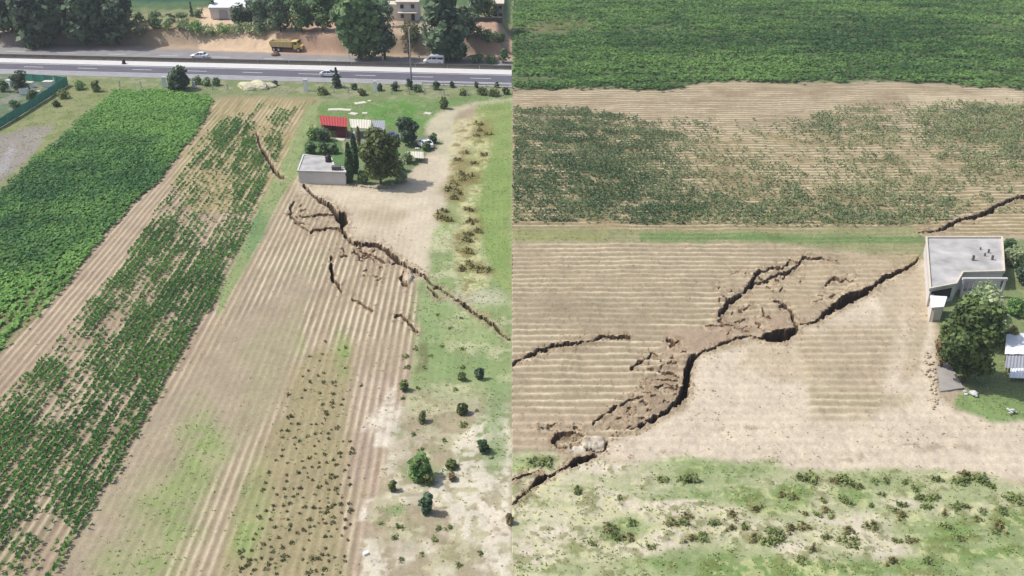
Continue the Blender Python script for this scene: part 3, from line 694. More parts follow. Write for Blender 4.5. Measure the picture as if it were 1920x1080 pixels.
# ---- zones: which piece of ground is which
ZONES = [('grassland', 'rough ground beyond the highway with an earth cutting', [(-9000, 170), (-9000, -380), (960, -380), (960, 170)]),
         ('verge', 'weedy verge along the near side of the highway', [(-9000, 240), (-9000, 132), (0, 137), (960, 163), (960, 190), (600, 190), (400, 184), (215, 172), (125, 150), (0, 238)]),
         ('path', 'grey dirt path and olive grass left of the bright green crop', [(-9000, 600), (-9000, 240), (0, 238), (125, 150), (215, 172), (112, 262), (0, 362)]),
         ('crop_field', 'soil under the bright green crop on the far left', GPOLY[1:]),
         ('maize_field', 'strip of furrowed soil carrying thin maize', FPOLY),
         ('ploughed_field', 'pale ploughed field cut by the fissure in the left half', PL),
         ('grassland', 'patchy chalky grassland right of the left ploughed field', GL + [(700, 1000)]),
         ('lawn', 'green grass around the red shed and yard', [(600, 190), (960, 178), (960, 188), (812, 220), (840, 290), (800, 300), (740, 354), (560, 330)]),
         ('crop_field', 'soil under the dense green crop across the top right', [(961, 168), (961, -380), (9000, -380), (9000, 172), (1830, 164), (1340, 156)]),
         ('maize_field', 'tan furrowed strip with scattered thin maize on the right', [(961, 432), (961, 168), (1340, 156), (1830, 164), (9000, 172), (9000, 440), (1700, 424)]),
         ('grass_strip', 'narrow green grass strip between maize and ploughed soil', [(961, 456), (961, 432), (1700, 424), (1740, 440), (1740, 500), (1600, 474)]),
         ('ploughed_field', 'furrowed ploughed soil left of the fault in the right half', [(961, 850), (961, 456), (1400, 456), (1600, 474), (1600, 500), (1540, 560), (1310, 660), (1280, 760), (1190, 810), (1050, 850)]),
         ('dirt_ground', 'pale trodden dirt below the fault in the right half', [(1050, 850), (1190, 810), (1280, 760), (1310, 660), (1540, 560), (1600, 500), (1740, 480), (1752, 740), (1800, 770), (9000, 790), (9000, 914), (1830, 884), (1480, 884), (1290, 860)]),
         ('meadow', 'patchy pale green meadow across the bottom right', [(961, 1600), (961, 850), (1050, 850), (1290, 860), (1480, 884), (1830, 884), (9000, 914), (9000, 1600)]),
         ('house_yard', 'grassy yard around the big tree and concrete house on the right', [(1740, 440), (9000, 440), (9000, 790), (1800, 770), (1752, 740)])]
ii, jj = np.meshgrid(np.arange(NR - 1), np.arange(NC - 1), indexing='ij')
f0 = ii * NC + jj
FACES = np.stack([f0, f0 + 1, f0 + NC + 1, f0 + NC], -1).reshape(-1, 4)
fcx = ((PX[:-1, :-1] + PX[1:, 1:]) / 2).ravel(); fcy = ((PY[:-1, :-1] + PY[1:, 1:]) / 2).ravel()
fl = fcx < 960
zid = np.where(fl, 0, 8)
for zi, (nm, lab, pts) in enumerate(ZONES):
    inside = (sdist(pts, fcx, fcy) >= 0)
    lz = zi < 8
    zid[inside & (fl == lz)] = zi
# seam: vertices on the seam take the colour of the face's own side, so the right half gets its own seam vertices
cf = np.sort(CID.ravel()[FACES], 1); fcid = np.where(cf[:, 2] >= 0, cf[:, 3], -1)
V = np.stack([GX, GY, Z], -1).reshape(-1, 3); COLV = np.clip(GC, 0, 1).reshape(-1, 3); FV = FUR.ravel()
mid = MIDC
COLR = COLV.reshape(NR, NC, 3).copy(); COLR[:, mid] = COLR[:, mid + 1]; COLR = COLR.reshape(-1, 3)
FR_ = FV.reshape(NR, NC).copy(); FR_[:, mid] = FR_[:, mid + 1]; FR_ = FR_.ravel()
GML = ground_mat('ploughed_soil', DL[0], DL[1], SPL, C(224, 210, 180), C(150, 133, 106))
GMR = ground_mat('furrowed_soil', DR[0], DR[1], SPR, C(224, 211, 178), C(158, 141, 112))
def ground_piece(name, label, sel, right, dark=False):
    F = FACES[sel]
    if len(F) == 0: return None
    u, inv = np.unique(F, return_inverse=True)
    o = np_mesh(name, V[u], inv.reshape(-1, 4), GMR if right else GML, kind='structure')
    me = o.data
    a = me.attributes.new('col', 'FLOAT_COLOR', 'POINT')
    cc = np.ones((len(u), 4), np.float32); cc[:, :3] = (COLR if right else COLV)[u]
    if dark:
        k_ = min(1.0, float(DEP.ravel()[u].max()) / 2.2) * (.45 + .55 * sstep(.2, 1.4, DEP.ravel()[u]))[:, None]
        cc[:, :3] = np.array(C(128, 102, 76)) * (1 - k_) + np.array(C(60, 44, 30)) * k_  # exposed soil colour with the shade inside the crack painted in by depth
    a.data.foreach_set('color', cc.ravel())
    a = me.attributes.new('fur', 'FLOAT', 'POINT'); a.data.foreach_set('value', (FR_ if right else FV)[u].astype(np.float32) * (0 if dark else 1))
    o['label'] = label
    return o
for zi, (nm, lab, pts) in enumerate(ZONES):
    ground_piece(nm, lab, (zid == zi) & (fcid < 0), zi >= 8)
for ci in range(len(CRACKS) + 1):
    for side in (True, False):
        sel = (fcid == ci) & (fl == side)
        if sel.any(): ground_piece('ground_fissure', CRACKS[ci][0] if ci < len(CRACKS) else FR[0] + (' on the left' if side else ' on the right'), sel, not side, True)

# height lookup
def samp(A, px, py):
    ci = np.clip(np.searchsorted(cols, px), 1, NC - 1); ci = np.where(np.abs(cols[ci - 1] - px) < np.abs(cols[ci] - px), ci - 1, ci)
    rrev = rows[::-1]; ri = np.clip(np.searchsorted(rrev, py), 0, NR - 1)
    return A[NR - 1 - ri, ci]
def gz(p):
    a, b = to_px(p[0], p[1]); return float(samp(Z, np.array([a]), np.array([b]))[0])
def spot(px, py, z0=0.0):
    p = at(px, py, z0); p.z = gz(p); return p

# ------------------------------------------------------------------ crops, tufts (stuff)
def scatter(u0, u1, du, v0, v1, dv, d, jit):
    us = np.arange(u0, u1, du); vs = np.arange(v0, v1, dv)
    U, W = np.meshgrid(us, vs)
    U = U.ravel() + rng.normal(0, jit, U.size); W = W.ravel() + rng.uniform(-dv / 2, dv / 2, W.size)
    return U * d[1] + W * d[0], -U * d[0] + W * d[1]
def plants(name, label, X, Y, hgt, wid, nb, m, thin=.07, droop=.55, patch=11, tone=None, b0=.12):
    n = len(X)
    px, py = to_px(X, Y)
    z = samp(Z, px, py)
    h = hgt * rng.uniform(.65, 1.2, n)
    V_ = np.zeros((n, nb, 4, 3)); 
    base = np.stack([X, Y, z - .03], -1)
    pv = fbm(X / 5.0, Y / 5.0, patch, 3)
    if tone is not None: pv = pv + samp(tone, px, py)
    for b_ in range(nb):
        a = rng.uniform(0, 2 * np.pi, n); ln = wid * rng.uniform(.6, 1.2, n); hb = h * rng.uniform(.6, 1.1, n)
        dx_, dy_ = np.cos(a), np.sin(a); w = thin * rng.uniform(.7, 1.3, n) * hgt
        px_, py_ = -dy_, dx_
        V_[:, b_, 0] = base + np.stack([px_ * w * .5, py_ * w * .5, h * b0], -1)
        V_[:, b_, 1] = base + np.stack([-px_ * w * .5, -py_ * w * .5, h * b0], -1)
        V_[:, b_, 2] = base + np.stack([dx_ * ln * .5 - px_ * w, dy_ * ln * .5 - py_ * w, hb], -1)
        V_[:, b_, 3] = base + np.stack([dx_ * ln + px_ * w * .6, dy_ * ln + py_ * w * .6, hb * droop], -1)
    F = np.arange(n * nb * 4).reshape(-1, 4)
    var = np.repeat(np.clip(rng.uniform(0, .45, n) + (pv - .3) * 1.0, 0, 1), nb * 4)
    o = np_mesh(name, V_.reshape(-1, 3), F, m, var, kind='stuff')
    o['label'] = label
    return o
def pick(X, Y, A, left, k=1.0):
    px, py = to_px(X, Y)
    ok = (px > -60) & (px < 1980) & (py > -60) & (py < 1120) & ((X < -.2) if left else (X > .3))
    X, Y, px, py = X[ok], Y[ok], px[ok], py[ok]
    ok = (rng.uniform(0, 1, len(X)) < samp(A, px, py) * k) & (samp(DEP, px, py) < .05)
    return X[ok], Y[ok]
TONE = .8 * blob(300, 190, 140, 34, .9) + .5 * blob(345, 285, 50, 60, .8) + .5 * blob(230, 240, 90, 16, .8) + .9 * blob(20, 600, 80, 70, .8) + .4 * blob(110, 300, 70, 14, .8) + .5 * blob(160, 500, 50, 60, .8) + .05 + .5 * (sL - .5) + .5 * (n8 - .5) + 1.0 * (fbm(GX / 20.0, GY / 34.0, 78, 3) - .5) - .22
TONER = .25 * blob(1000, 30, 90, 40, .8) + .3 * blob(1350, 130, 120, 26, .8) + .3 * blob(1880, 90, 70, 90, .7) + .25 * blob(1820, 150, 90, 20, .8) + .2 * blob(1150, 158, 140, 14, .8) + .45 * (hi(sR, .4, .65) - .5) + .5 * (n8 - .5) + 1.3 * (fbm(GX / 38.0, GY / 24.0, 77, 3) - .5)
TONEM = .35 - .65 * blob(1080, 310, 210, 110, .8) - .35 * blob(1400, 400, 260, 40, .8) + .5 * (n8 - .5)
MAIZE = leaf_mat('maize_leaf', CL(62, 106, 54), CL(110, 146, 78), .4)
MAIZE2 = leaf_mat('thin_maize_leaf', CL(70, 98, 64), CL(140, 148, 106), .4)
CROPLEAF = leaf_mat('crop_leaf', CL(52, 96, 52), CL(112, 152, 76), .4)
CROPFAR = leaf_mat('far_crop_leaf', CL(58, 96, 50), CL(116, 152, 78), .4)
x, y = scatter(-90, 10, .9, 36, 240, .17, DL, .12); x, y = pick(x, y, CROPM * (NEARC > 5), True)
plants('maize_crop', 'dark green maize in rows on the left strip', x, y, .7, .32, 5, MAIZE, .15, .7, b0=.4)
x, y = scatter(-150, -20, .62, 60, 240, .42, DL, .12); x, y = pick(x, y, CROPG, True)
plants('green_crop', 'dense bright green crop filling the far left field', x, y, .6, .5, 5, CROPLEAF, .36, .75, 11, TONE, .6)
x, y = scatter(-360, -120, .95, 0, 190, .6, DR, .14); x, y = pick(x, y, CROPR, False, .95)
plants('green_crop', 'dense tall green crop across the top right', x, y, 1.0, .85, 4, CROPFAR, .32, .75, 11, TONER, .62)
x, y = scatter(-220, -85, .72, 0, 150, .2, DR, .2); x, y = pick(x, y, CROPM_R * (NEARC > 5), False, .9)
plants('thin_maize', 'thin grey green maize scattered over the furrows on the right', x, y, .7, .38, 3, MAIZE2, .2, .75, 11, TONEM, .45)
TUFT = leaf_mat('grass_blade', CL(120, 140, 84), CL(176, 180, 124), .4)
GX_ = rng.uniform(-120, 120, 480000); GY_ = 36 + 190 * rng.uniform(0, 1, 480000) ** 1.5
for left in (True, False):
    x, y = pick(GX_, GY_, np.clip(GRASS, 0, 1) * (.25 + .75 * hi(n2, .4, .6)), left, .42)
    plants('grass_tufts', 'short grass tufts on the %s turf' % ('left' if left else 'right'), x, y, .16, .2, 2, TUFT, .5, .8, 31)

# crumbled clods beside the cracks
CLOD = mat('clod_soil', C(176, 152, 122), .95, .25, 1.5)
def clods(left):
    n = 60000
    px = rng.uniform(0, 1920, n); py = rng.uniform(340, 950, n)
    w = sstep(15, 2, samp(NEARC, px, py)) * (samp(NEARC, px, py) > .5)
    ok = (rng.uniform(0, 1, n) < w * .6) & ((px < 958) == left) & ((px < 958) | (px > 964))
    px, py = px[ok], py[ok]
    P = [at(a, b) for a, b in zip(px, py)]
    X = np.array([p.x for p in P]); Y = np.array([p.y for p in P]); z = samp(Z, px, py); n = len(X)
    base = np.array([(1, 0, 0), (0, 1, 0), (-1, 0, 0), (0, -1, 0), (.1, .1, .9)])
    r = rng.uniform(.08, .26, n)
    V_ = base[None] * r[:, None, None] * rng.uniform(.6, 1.4, (n, 5, 3)) + np.stack([X, Y, z - .02], -1)[:, None]
    f = np.array([(0, 1, 4), (1, 2, 4), (2, 3, 4), (3, 0, 4)])
    F = (f[None] + (np.arange(n) * 5)[:, None, None]).reshape(-1, 3)
    o = np_mesh('soil_clods', V_.reshape(-1, 3), F, CLOD, kind='stuff'); o['label'] = 'crumbled soil clods beside the %s cracks' % ('left' if left else 'right')
clods(True); clods(False)
def crumbs(left):
    n = 90000
    X = rng.uniform(-70, 110, n); Y = 38 + 100 * rng.uniform(0, 1, n) ** 1.2
    X, Y = pick(X, Y, (1 - np.clip(GRASS, 0, 1)) * (1 - CROPG) * (1 - CROPR) * .24 * hi(n2, .4, .6), left)
    px, py = to_px(X, Y); z = samp(Z, px, py); n = len(X)
    base = np.array([(1, 0, 0), (0, 1, 0), (-1, 0, 0), (0, -1, 0), (.1, .1, .9)])
    r = rng.uniform(.05, .17, n)
    V_ = base[None] * r[:, None, None] * rng.uniform(.6, 1.4, (n, 5, 3)) + np.stack([X, Y, z - .01], -1)[:, None]
    f = np.array([(0, 1, 4), (1, 2, 4), (2, 3, 4), (3, 0, 4)])
    F = (f[None] + (np.arange(n) * 5)[:, None, None]).reshape(-1, 3)
    o = np_mesh('soil_crumbs', V_.reshape(-1, 3), F, CLOD, kind='stuff'); o['label'] = 'small crumbs of dry soil strewn over the %s fields' % ('left' if left else 'right')
crumbs(True); crumbs(False)

# ------------------------------------------------------------------ highway
def rline(y0, y1, z=0.0):
    """a straight road line through two surveyed points, as a function of X"""
    a, b = at(0, y0, z), at(955, y1, z)
    return lambda X: a.y + (b.y - a.y) * (X - a.x) / (b.x - a.x)
RX0, RX1 = -210.0, -0.05
def road_sheet(name, la, lb, z, m, label, x0=RX0, x1=RX1, n=60, edge=.12):
    mb = MB(); vs = []; fs = []
    xs = [x0 + (x1 - x0) * i / n for i in range(n + 1)]
    for X in xs:
        vs += [(X, la(X), z - edge), (X, la(X), z), (X, lb(X), z), (X, lb(X), z - edge)]
    for i in range(n):
        for k in range(3): fs.append((i * 4 + k, i * 4 + k + 1, i * 4 + 5 + k, i * 4 + 4 + k))
    mb.add(vs, fs)
    o = mb.build(name, m); return struct(o, label)
ASPH = mat('asphalt', C(112, 110, 120, .62), .85, .12, .4)
ASPH2 = mat('worn_asphalt', C(158, 154, 152), .9, .14, .3)
SHOULD = mat('shoulder_gravel', C(172, 170, 172), .9, .14, .5)
CONC = mat('pale_concrete', C(226, 222, 218, .72), .8, .06, .5)
BARR = mat('barrier_concrete', C(112, 108, 100), .85, .12, .6)
WHITE = mat('white_paint', (.78, .78, .76), .6, .05)
far_a, far_b = rline(84, 115), rline(108.5, 130.5)
med_b = rline(118, 141); as_b = rline(131, 157); sh_b = rline(138.5, 163.5)
road_sheet('far_carriageway', far_a, far_b, .05, ASPH2, 'far grey carriageway of the highway')
road_sheet('median_strip', far_b, med_b, .17, CONC, 'white concrete strip between the two carriageways', edge=.2)
road_sheet('near_carriageway', med_b, as_b, .05, ASPH, 'dark asphalt carriageway nearer the fields')
road_sheet('road_shoulder', as_b, sh_b, .045, SHOULD, 'pale grey hard shoulder beside the dark carriageway')
def mark(la, k0, x0, x1, w, name, label):
    mb = MB(); n = max(1, int((x1 - x0) / 6)); vs = []; fs = []
    for i in range(n + 1):
        X = x0 + (x1 - x0) * i / n; y = la(X) + k0
        vs += [(X, y, .056), (X, y + w, .056)]
    for i in range(n): fs.append((2 * i, 2 * i + 2, 2 * i + 3, 2 * i + 1))
    mb.add(vs, fs); o = mb.build(name, WHITE); return struct(o, label)
mark(as_b, .25, RX0, RX1, .2, 'edge_line', 'white edge line along the hard shoulder')
mark(med_b, -.5, RX0, RX1, .2, 'edge_line', 'white edge line along the concrete strip')
X = -206.0; k = 0
while X < -6:
    l0 = (lambda q: (med_b(q) + as_b(q)) / 2)
    mark(l0, 0, X, X + 5.0, .22, 'lane_dash', 'white lane dash on the dark carriageway'); X += 14.0
X = -204.0
while X < -6:
    mark((lambda q: (far_a(q) * .5 + far_b(q) * .5)), 0, X, X + 5.0, .18, 'lane_dash', 'faint lane dash on the far carriageway'); X += 14.0
# barrier: jersey profile in cast lengths
t = thing('median_barrier', 'long grey concrete barrier along the far edge of the white strip', 'barrier')
prof = [(-.32, 0), (-.30, .1), (-.14, .38), (-.10, 1.0), (.10, 1.0), (.14, .38), (.30, .1), (.32, 0)]
X = -8.0
seg = None
ang = math.atan2(far_b(0) - far_b(-100), 100)
while X > RX0:
    if seg is None:
        mb = MB(); mb.loft([[(0, a, b) for a, b in prof], [(7.9, a, b) for a, b in prof]])
        seg = mb.build('barrier_block', BARR, t); o = seg
    else:
        o = seg.copy(); COL.objects.link(o); o.parent = t
    o.location = (X, far_b(X) - .55, .172); o.rotation_euler = (0, 0, ang); X -= 8.0
# drum by the barrier
p = at(237, 118); tz = .172
t = thing('road_drum', 'small dark drum standing on the white median strip', 'drum', (p.x, med_b(p.x) + 1.4, tz))
DK = mat('dark_plastic', (.03, .03, .033), .6, .1)
MB().tube([(0, 0, 0), (0, 0, .55), (0, 0, 1.1)], [.42, .4, .34], 14).build('drum_body', DK, t, True)
MB().tube([(0, 0, -.0), (0, 0, .1)], [.62, .58], 14).build('base_ring', DK, t)

# ------------------------------------------------------------------ vehicles
GLASS = mat('dark_glass', (.025, .03, .035), .15, .05, spec=.6)
TYRE = mat('tyre_rubber', (.02, .02, .02), .9, .1)
RIM = mat('rim_metal', (.45, .45, .46), .4, .05, metal=.6)
LAMP = mat('lamp_glass', (.7, .68, .6), .2, .02)
REDL = mat('red_lamp', (.35, .02, .02), .3, .02)
def ring(x, w, z0, z1, r=.12):
    return [(x, -w + r, z0), (x, -w, z0 + r), (x, -w, z1 - r), (x, -w + r * 1.6, z1), (x, w - r * 1.6, z1), (x, w, z1 - r), (x, w, z0 + r), (x, w - r, z0)]
def wheel(t, x, y, r=.32, w=.2):
    a = MB().tube([(0, -w / 2, 0), (0, -w / 2 + .03, 0), (0, w / 2 - .03, 0), (0, w / 2, 0)], [r * .9, r, r, r * .9], 16).build('wheel', TYRE, t)
    a.location = (x, y, r)
    MB().tube([(0, -w / 2 - .012, 0), (0, w / 2 + .012, 0)], r * .6, 12).build('rim', RIM, a)
def vehicle(name, label, cat, loc, rz, L_, W, paint_, body, cabin, roof, pillars):
    t = thing(name, label, cat, loc, rz)
    w = W / 2
    MB().loft([ring(x, w * k, a, b) for x, a, b, k in body]).build('body', paint_, t, False)
    MB().loft([ring(x, w * k, a, b, .08) for x, a, b, k in cabin]).build('windows', GLASS, t)
    MB().loft([ring(x, w * k, a, b, .03) for x, a, b, k in roof]).build('roof', paint_, t)
    for x in pillars:
        for s in (-1, 1):
            MB().tube([(x[0], s * w * .95, x[2]), (x[1], s * w * .85, x[3])], .07, 6).build('pillar', paint_, t)
    for sx in (-1, 1):
        for sy in (-1, 1): wheel(t, sx * L_ * .31, sy * (w - .09))
    for sy in (-1, 1):
        MB().box((L_ / 2 - .02, sy * w * .68, .68), (.1, .34, .16)).build('headlight', LAMP, t)
        MB().box((-L_ / 2 + .02, sy * w * .72, .75), (.1, .26, .2)).build('taillight', REDL, t)
    return t
WCAR = mat('white_car_paint', (.78, .79, .8), .3, .02, spec=.5)
SCAR = mat('silver_car_paint', (.62, .63, .66), .3, .02, spec=.5)
def sedan(label, loc, rz, pt):
    return vehicle('car', label, 'car', loc, rz, 4.6, 1.8, pt,
        [(-2.3, .4, .85, .86), (-2.1, .25, 1.0, .96), (-1.0, .22, 1.02, 1), (.9, .22, .98, 1), (1.9, .25, .86, .95), (2.3, .38, .7, .82)],
        [(-1.7, .95, 1.02, .8), (-1.1, .95, 1.42, .8), (.1, .95, 1.45, .8), (1.1, .93, .99, .84)],
        [(-1.15, 1.4, 1.47, .77), (-.5, 1.43, 1.51, .79), (.2, 1.41, 1.49, .77)], [(-1.75, -1.1, .98, 1.45), (1.1, .15, .96, 1.46), (-.4, -.4, .98, 1.47)])
def on_road(px, ln, dz=.05):
    p = at(px, 100); X = p.x
    for _ in range(30):
        q = Vector((X, ln(X), 0)); a, b = to_px(q.x, q.y); X += (px - a) / ppm(q)
    return (X, ln(X), dz)
mixl = lambda a, b, k: (lambda q: a(q) * (1 - k) + b(q) * k)
sedan('white hatchback heading left on the far carriageway', on_road(375, mixl(far_a, far_b, .62)), ang + math.pi, WCAR)
sedan('silver car on the dark near carriageway behind a little roadside tree', on_road(618, mixl(med_b, as_b, .72)), ang, SCAR)
vehicle('van', 'white passenger van with dark side window on the far carriageway', 'van', on_road(814, mixl(far_a, far_b, .55)), ang + math.pi, 5.2, 1.95, WCAR,
    [(-2.6, .4, 1.25, .95), (-2.5, .28, 1.3, 1), (1.2, .28, 1.28, 1), (1.9, .3, 1.15, .97), (2.6, .4, .9, .88)],
    [(-2.4, 1.22, 1.85, .9), (.9, 1.22, 1.85, .92), (1.85, 1.14, 1.2, .9)],
    [(-2.58, 1.8, 2.25, .93), (-2.2, 1.8, 2.32, .93), (.6, 1.8, 2.3, .93), (1.05, 1.78, 2.0, .9)], [(-2.5, -2.5, 1.2, 1.9), (1.75, .95, 1.18, 1.85), (-.9, -.9, 1.2, 1.9), (.4, .4, 1.2, 1.9)])
# dump truck
YEL = mat('yellow_paint', C(232, 204, 122, .8), .5, .1)
YELD = mat('dusty_yellow_paint', C(226, 206, 152, .8), .6, .12)
p = spot(541, 96)
t = thing('dump_truck', 'dusty yellow dump truck standing before the earth cutting', 'truck', (p.x, p.y, 0.05), ang - .05)
MB().box((-.2, 0, .95), (8.4, 1.1, .35)).build('chassis', DK, t)
mb = MB().add([(-4.4, -1.3, 1.3), (1.5, -1.3, 1.25), (1.5, 1.3, 1.25), (-4.4, 1.3, 1.3), (-4.7, -1.4, 2.7), (1.7, -1.4, 2.75), (1.7, 1.4, 2.75), (-4.7, 1.4, 2.7),
               (-4.5, -1.25, 2.7), (1.55, -1.25, 2.75), (1.55, 1.25, 2.75), (-4.5, 1.25, 2.7), (-4.2, -1.15, 1.7), (1.4, -1.15, 1.7), (1.4, 1.15, 1.7), (-4.2, 1.15, 1.7)],
              [(3, 2, 1, 0), (0, 1, 5, 4), (1, 2, 6, 5), (2, 3, 7, 6), (3, 0, 4, 7), (4, 5, 9, 8), (5, 6, 10, 9), (6, 7, 11, 10), (7, 4, 8, 11), (8, 9, 13, 12), (9, 10, 14, 13), (10, 11, 15, 14), (11, 8, 12, 15), (12, 13, 14, 15)])
bed = mb.build('dump_bed', YELD, t)
for i in range(6):
    for s in (-1, 1): MB().box((-4.1 + i * 1.05, s * 1.42, 2.0), (.14, .1, 1.35)).build('rib', YEL, bed)
MB().box((1.75, 0, 2.75), (.9, 2.7, .12)).build('bed_visor', YELD, t)
MB().loft([ring(1.85, 1.15, .7, 2.9, .1), ring(2.9, 1.15, .7, 2.9, .1), ring(3.25, 1.12, .7, 2.2, .1)]).build('cab', YEL, t)
MB().loft([ring(3.2, 1.0, .7, 1.9, .12), ring(4.2, .95, .7, 1.7, .15)]).build('hood', YEL, t)
for s in (-1, 1):
    MB().box((2.45, s * 1.16, 2.35), (.85, .04, .7)).build('side_window', GLASS, t)
    for x in (-3.5, -2.2, 3.2): wheel(t, x, s * 1.1, .58, .5)
    MB().box((4.22, s * .7, 1.15), (.06, .3, .2)).build('headlight', LAMP, t)
MB().add([(2.93, -.95, 2.85), (2.93, .95, 2.85), (3.27, .95, 2.22), (3.27, -.95, 2.22)], [(0, 1, 2, 3)]).build('windscreen', GLASS, t)
p = spot(518, 104)
t = thing('soil_heap', 'small dark heap of soil at the tail of the yellow truck', 'soil heap', (p.x, p.y, 0))
mb = MB().tube([(0, 0, 0), (.1, 0, .5), (.2, .1, .95), (.25, .1, 1.1)], [1.4, 1.0, .45, .1], 9); mb.build('heap', mat('dark_soil', C(128, 104, 84), .95, .3, 1.5), t, True)

# ------------------------------------------------------------------ trees and shrubs
BARK = mat('bark', C(96, 82, 68), .95, .25, 4)
BARKP = mat('pale_bark', C(176, 168, 150), .95, .2, 4)
LEAFS = {
 'dark': leaf_mat('dark_tree_leaf', CL(44, 68, 52), CL(112, 132, 100), .3),
 'mid': leaf_mat('tree_leaf', CL(60, 90, 56), CL(124, 146, 98), .35),
 'olive': leaf_mat('olive_leaf', CL(78, 92, 54), CL(136, 142, 90), .35),
 'deep': leaf_mat('deep_green_leaf', CL(46, 62, 32), CL(98, 114, 66), .3),
 'pale': leaf_mat('pale_shrub_leaf', CL(112, 132, 92), CL(178, 182, 142), .4),
 'green': leaf_mat('bright_shrub_leaf', CL(84, 122, 66), CL(146, 168, 106), .4),
 'weed': leaf_mat('weed_leaf', CL(92, 92, 60), CL(134, 130, 90), .3),
 'scrub': leaf_mat('scrub_leaf', CL(98, 112, 66), CL(150, 160, 104), .4),
 'dry': leaf_mat('dry_bush_leaf', CL(120, 116, 74), CL(160, 156, 108), .4),
 'brown': leaf_mat('brown_leaf', CL(112, 96, 72), CL(150, 136, 100), .3),
 'cyp': leaf_mat('cypress_leaf', CL(40, 66, 44), CL(84, 108, 64), .25),
}
def leaf_quads(P, Nrm, size):
    n = len(P)
    Nrm = Nrm / (np.linalg.norm(Nrm, axis=1, keepdims=True) + 1e-9)
    a = np.cross(Nrm, rng.normal(size=(n, 3))); a /= np.linalg.norm(a, axis=1, keepdims=True) + 1e-9
    b = np.cross(Nrm, a)
    s = size * rng.uniform(.55, 1.3, (n, 1)); e = rng.uniform(.5, 1.0, (n, 1))
    V_ = np.stack([P - a * s, P - b * s * e * .8 + Nrm * s * .2, P + a * s, P + b * s * e], 1)
    return V_.reshape(-1, 3), np.arange(n * 4).reshape(-1, 4)
def crown_pts(n, H, W, z0, nl, seed, kind):
    r = np.random.default_rng(seed)
    if kind == 'column':
        h = r.uniform(0, 1, n); rad = W / 2 * np.sin(np.pi * np.clip(h * .94 + .06, 0, 1)) ** .6 * (1 - h * .35); a = r.uniform(0, 2 * np.pi, n)
        k = r.uniform(.6, 1.05, n) * (1 + .18 * np.sin(a * 3 + h * 14))
        P = np.stack([np.cos(a) * rad * k, np.sin(a) * rad * k, z0 + h * (H - z0)], 1)
        return P, np.stack([np.cos(a), np.sin(a), .6 + 0 * a], 1)
    if kind == 'cone':
        h = r.uniform(0, 1, n) ** 1.3; a = r.uniform(0, 2 * np.pi, n)
        lay = .75 + .25 * np.cos(h * 40); rad = W / 2 * (1 - h) ** .8 * lay * (1 + .25 * np.sin(a * 4 + h * 9))
        k = r.uniform(.45, 1.05, n)
        P = np.stack([np.cos(a) * rad * k, np.sin(a) * rad * k, z0 + h * (H - z0)], 1)
        return P, np.stack([np.cos(a), np.sin(a), .8 + 0 * a], 1)
    if kind == 'scrub':
        m = 5
        cx = r.normal(0, W * .22, m); cy = r.normal(0, W * .22, m); i = r.integers(0, m, n)
        q = r.exponential(.16 * W, n) * r.uniform(.3, 1, n); a = r.uniform(0, 6.283, n)
        zz = H * r.uniform(.1, 1, n) * np.exp(-q / (W * .3)) * r.uniform(.5, 1.0, m)[i]
        return np.stack([cx[i] + np.cos(a) * q, cy[i] + np.sin(a) * q, zz + .02], 1), np.stack([np.cos(a) * .5, np.sin(a) * .5, .8 + 0 * a], 1)
    hh = H - z0
    C_, Rr = [], []
    for i in range(nl):
        a = r.uniform(0, 2 * np.pi); q = r.uniform(.0, 1) ** .55
        zc = (i + r.uniform(0, 1)) / nl * .78 + .12
        wid = (1 - abs(zc - .42) ** 2.2 * 1.7) * r.uniform(.8, 1.05)
        rad = r.uniform(.17, .27)
        C_.append((math.cos(a) * q * (.5 - rad * .55) * W * wid, math.sin(a) * q * (.5 - rad * .55) * W * wid, z0 + zc * hh)); Rr.append((rad * W, rad * W, min(rad * W, hh * .3) * r.uniform(.7, 1.0)))
    C_.append((0, 0, z0 + hh * .42)); Rr.append((W * .36, W * .36, hh * .4))
    C_ = np.array(C_); Rr = np.array(Rr)
    w = Rr[:, 0] ** 2; w[-1] *= .8; li = r.choice(len(C_), n, p=w / w.sum())
    d = r.normal(size=(n, 3)); d /= np.linalg.norm(d, axis=1, keepdims=True)
    k = r.uniform(.5, 1.2, (n, 1)) ** .6
    P = C_[li] + d * Rr[li] * k
    P[:, 2] = np.maximum(P[:, 2], z0 * .6 + .02)
    return P, d + np.array([0, 0, .45])
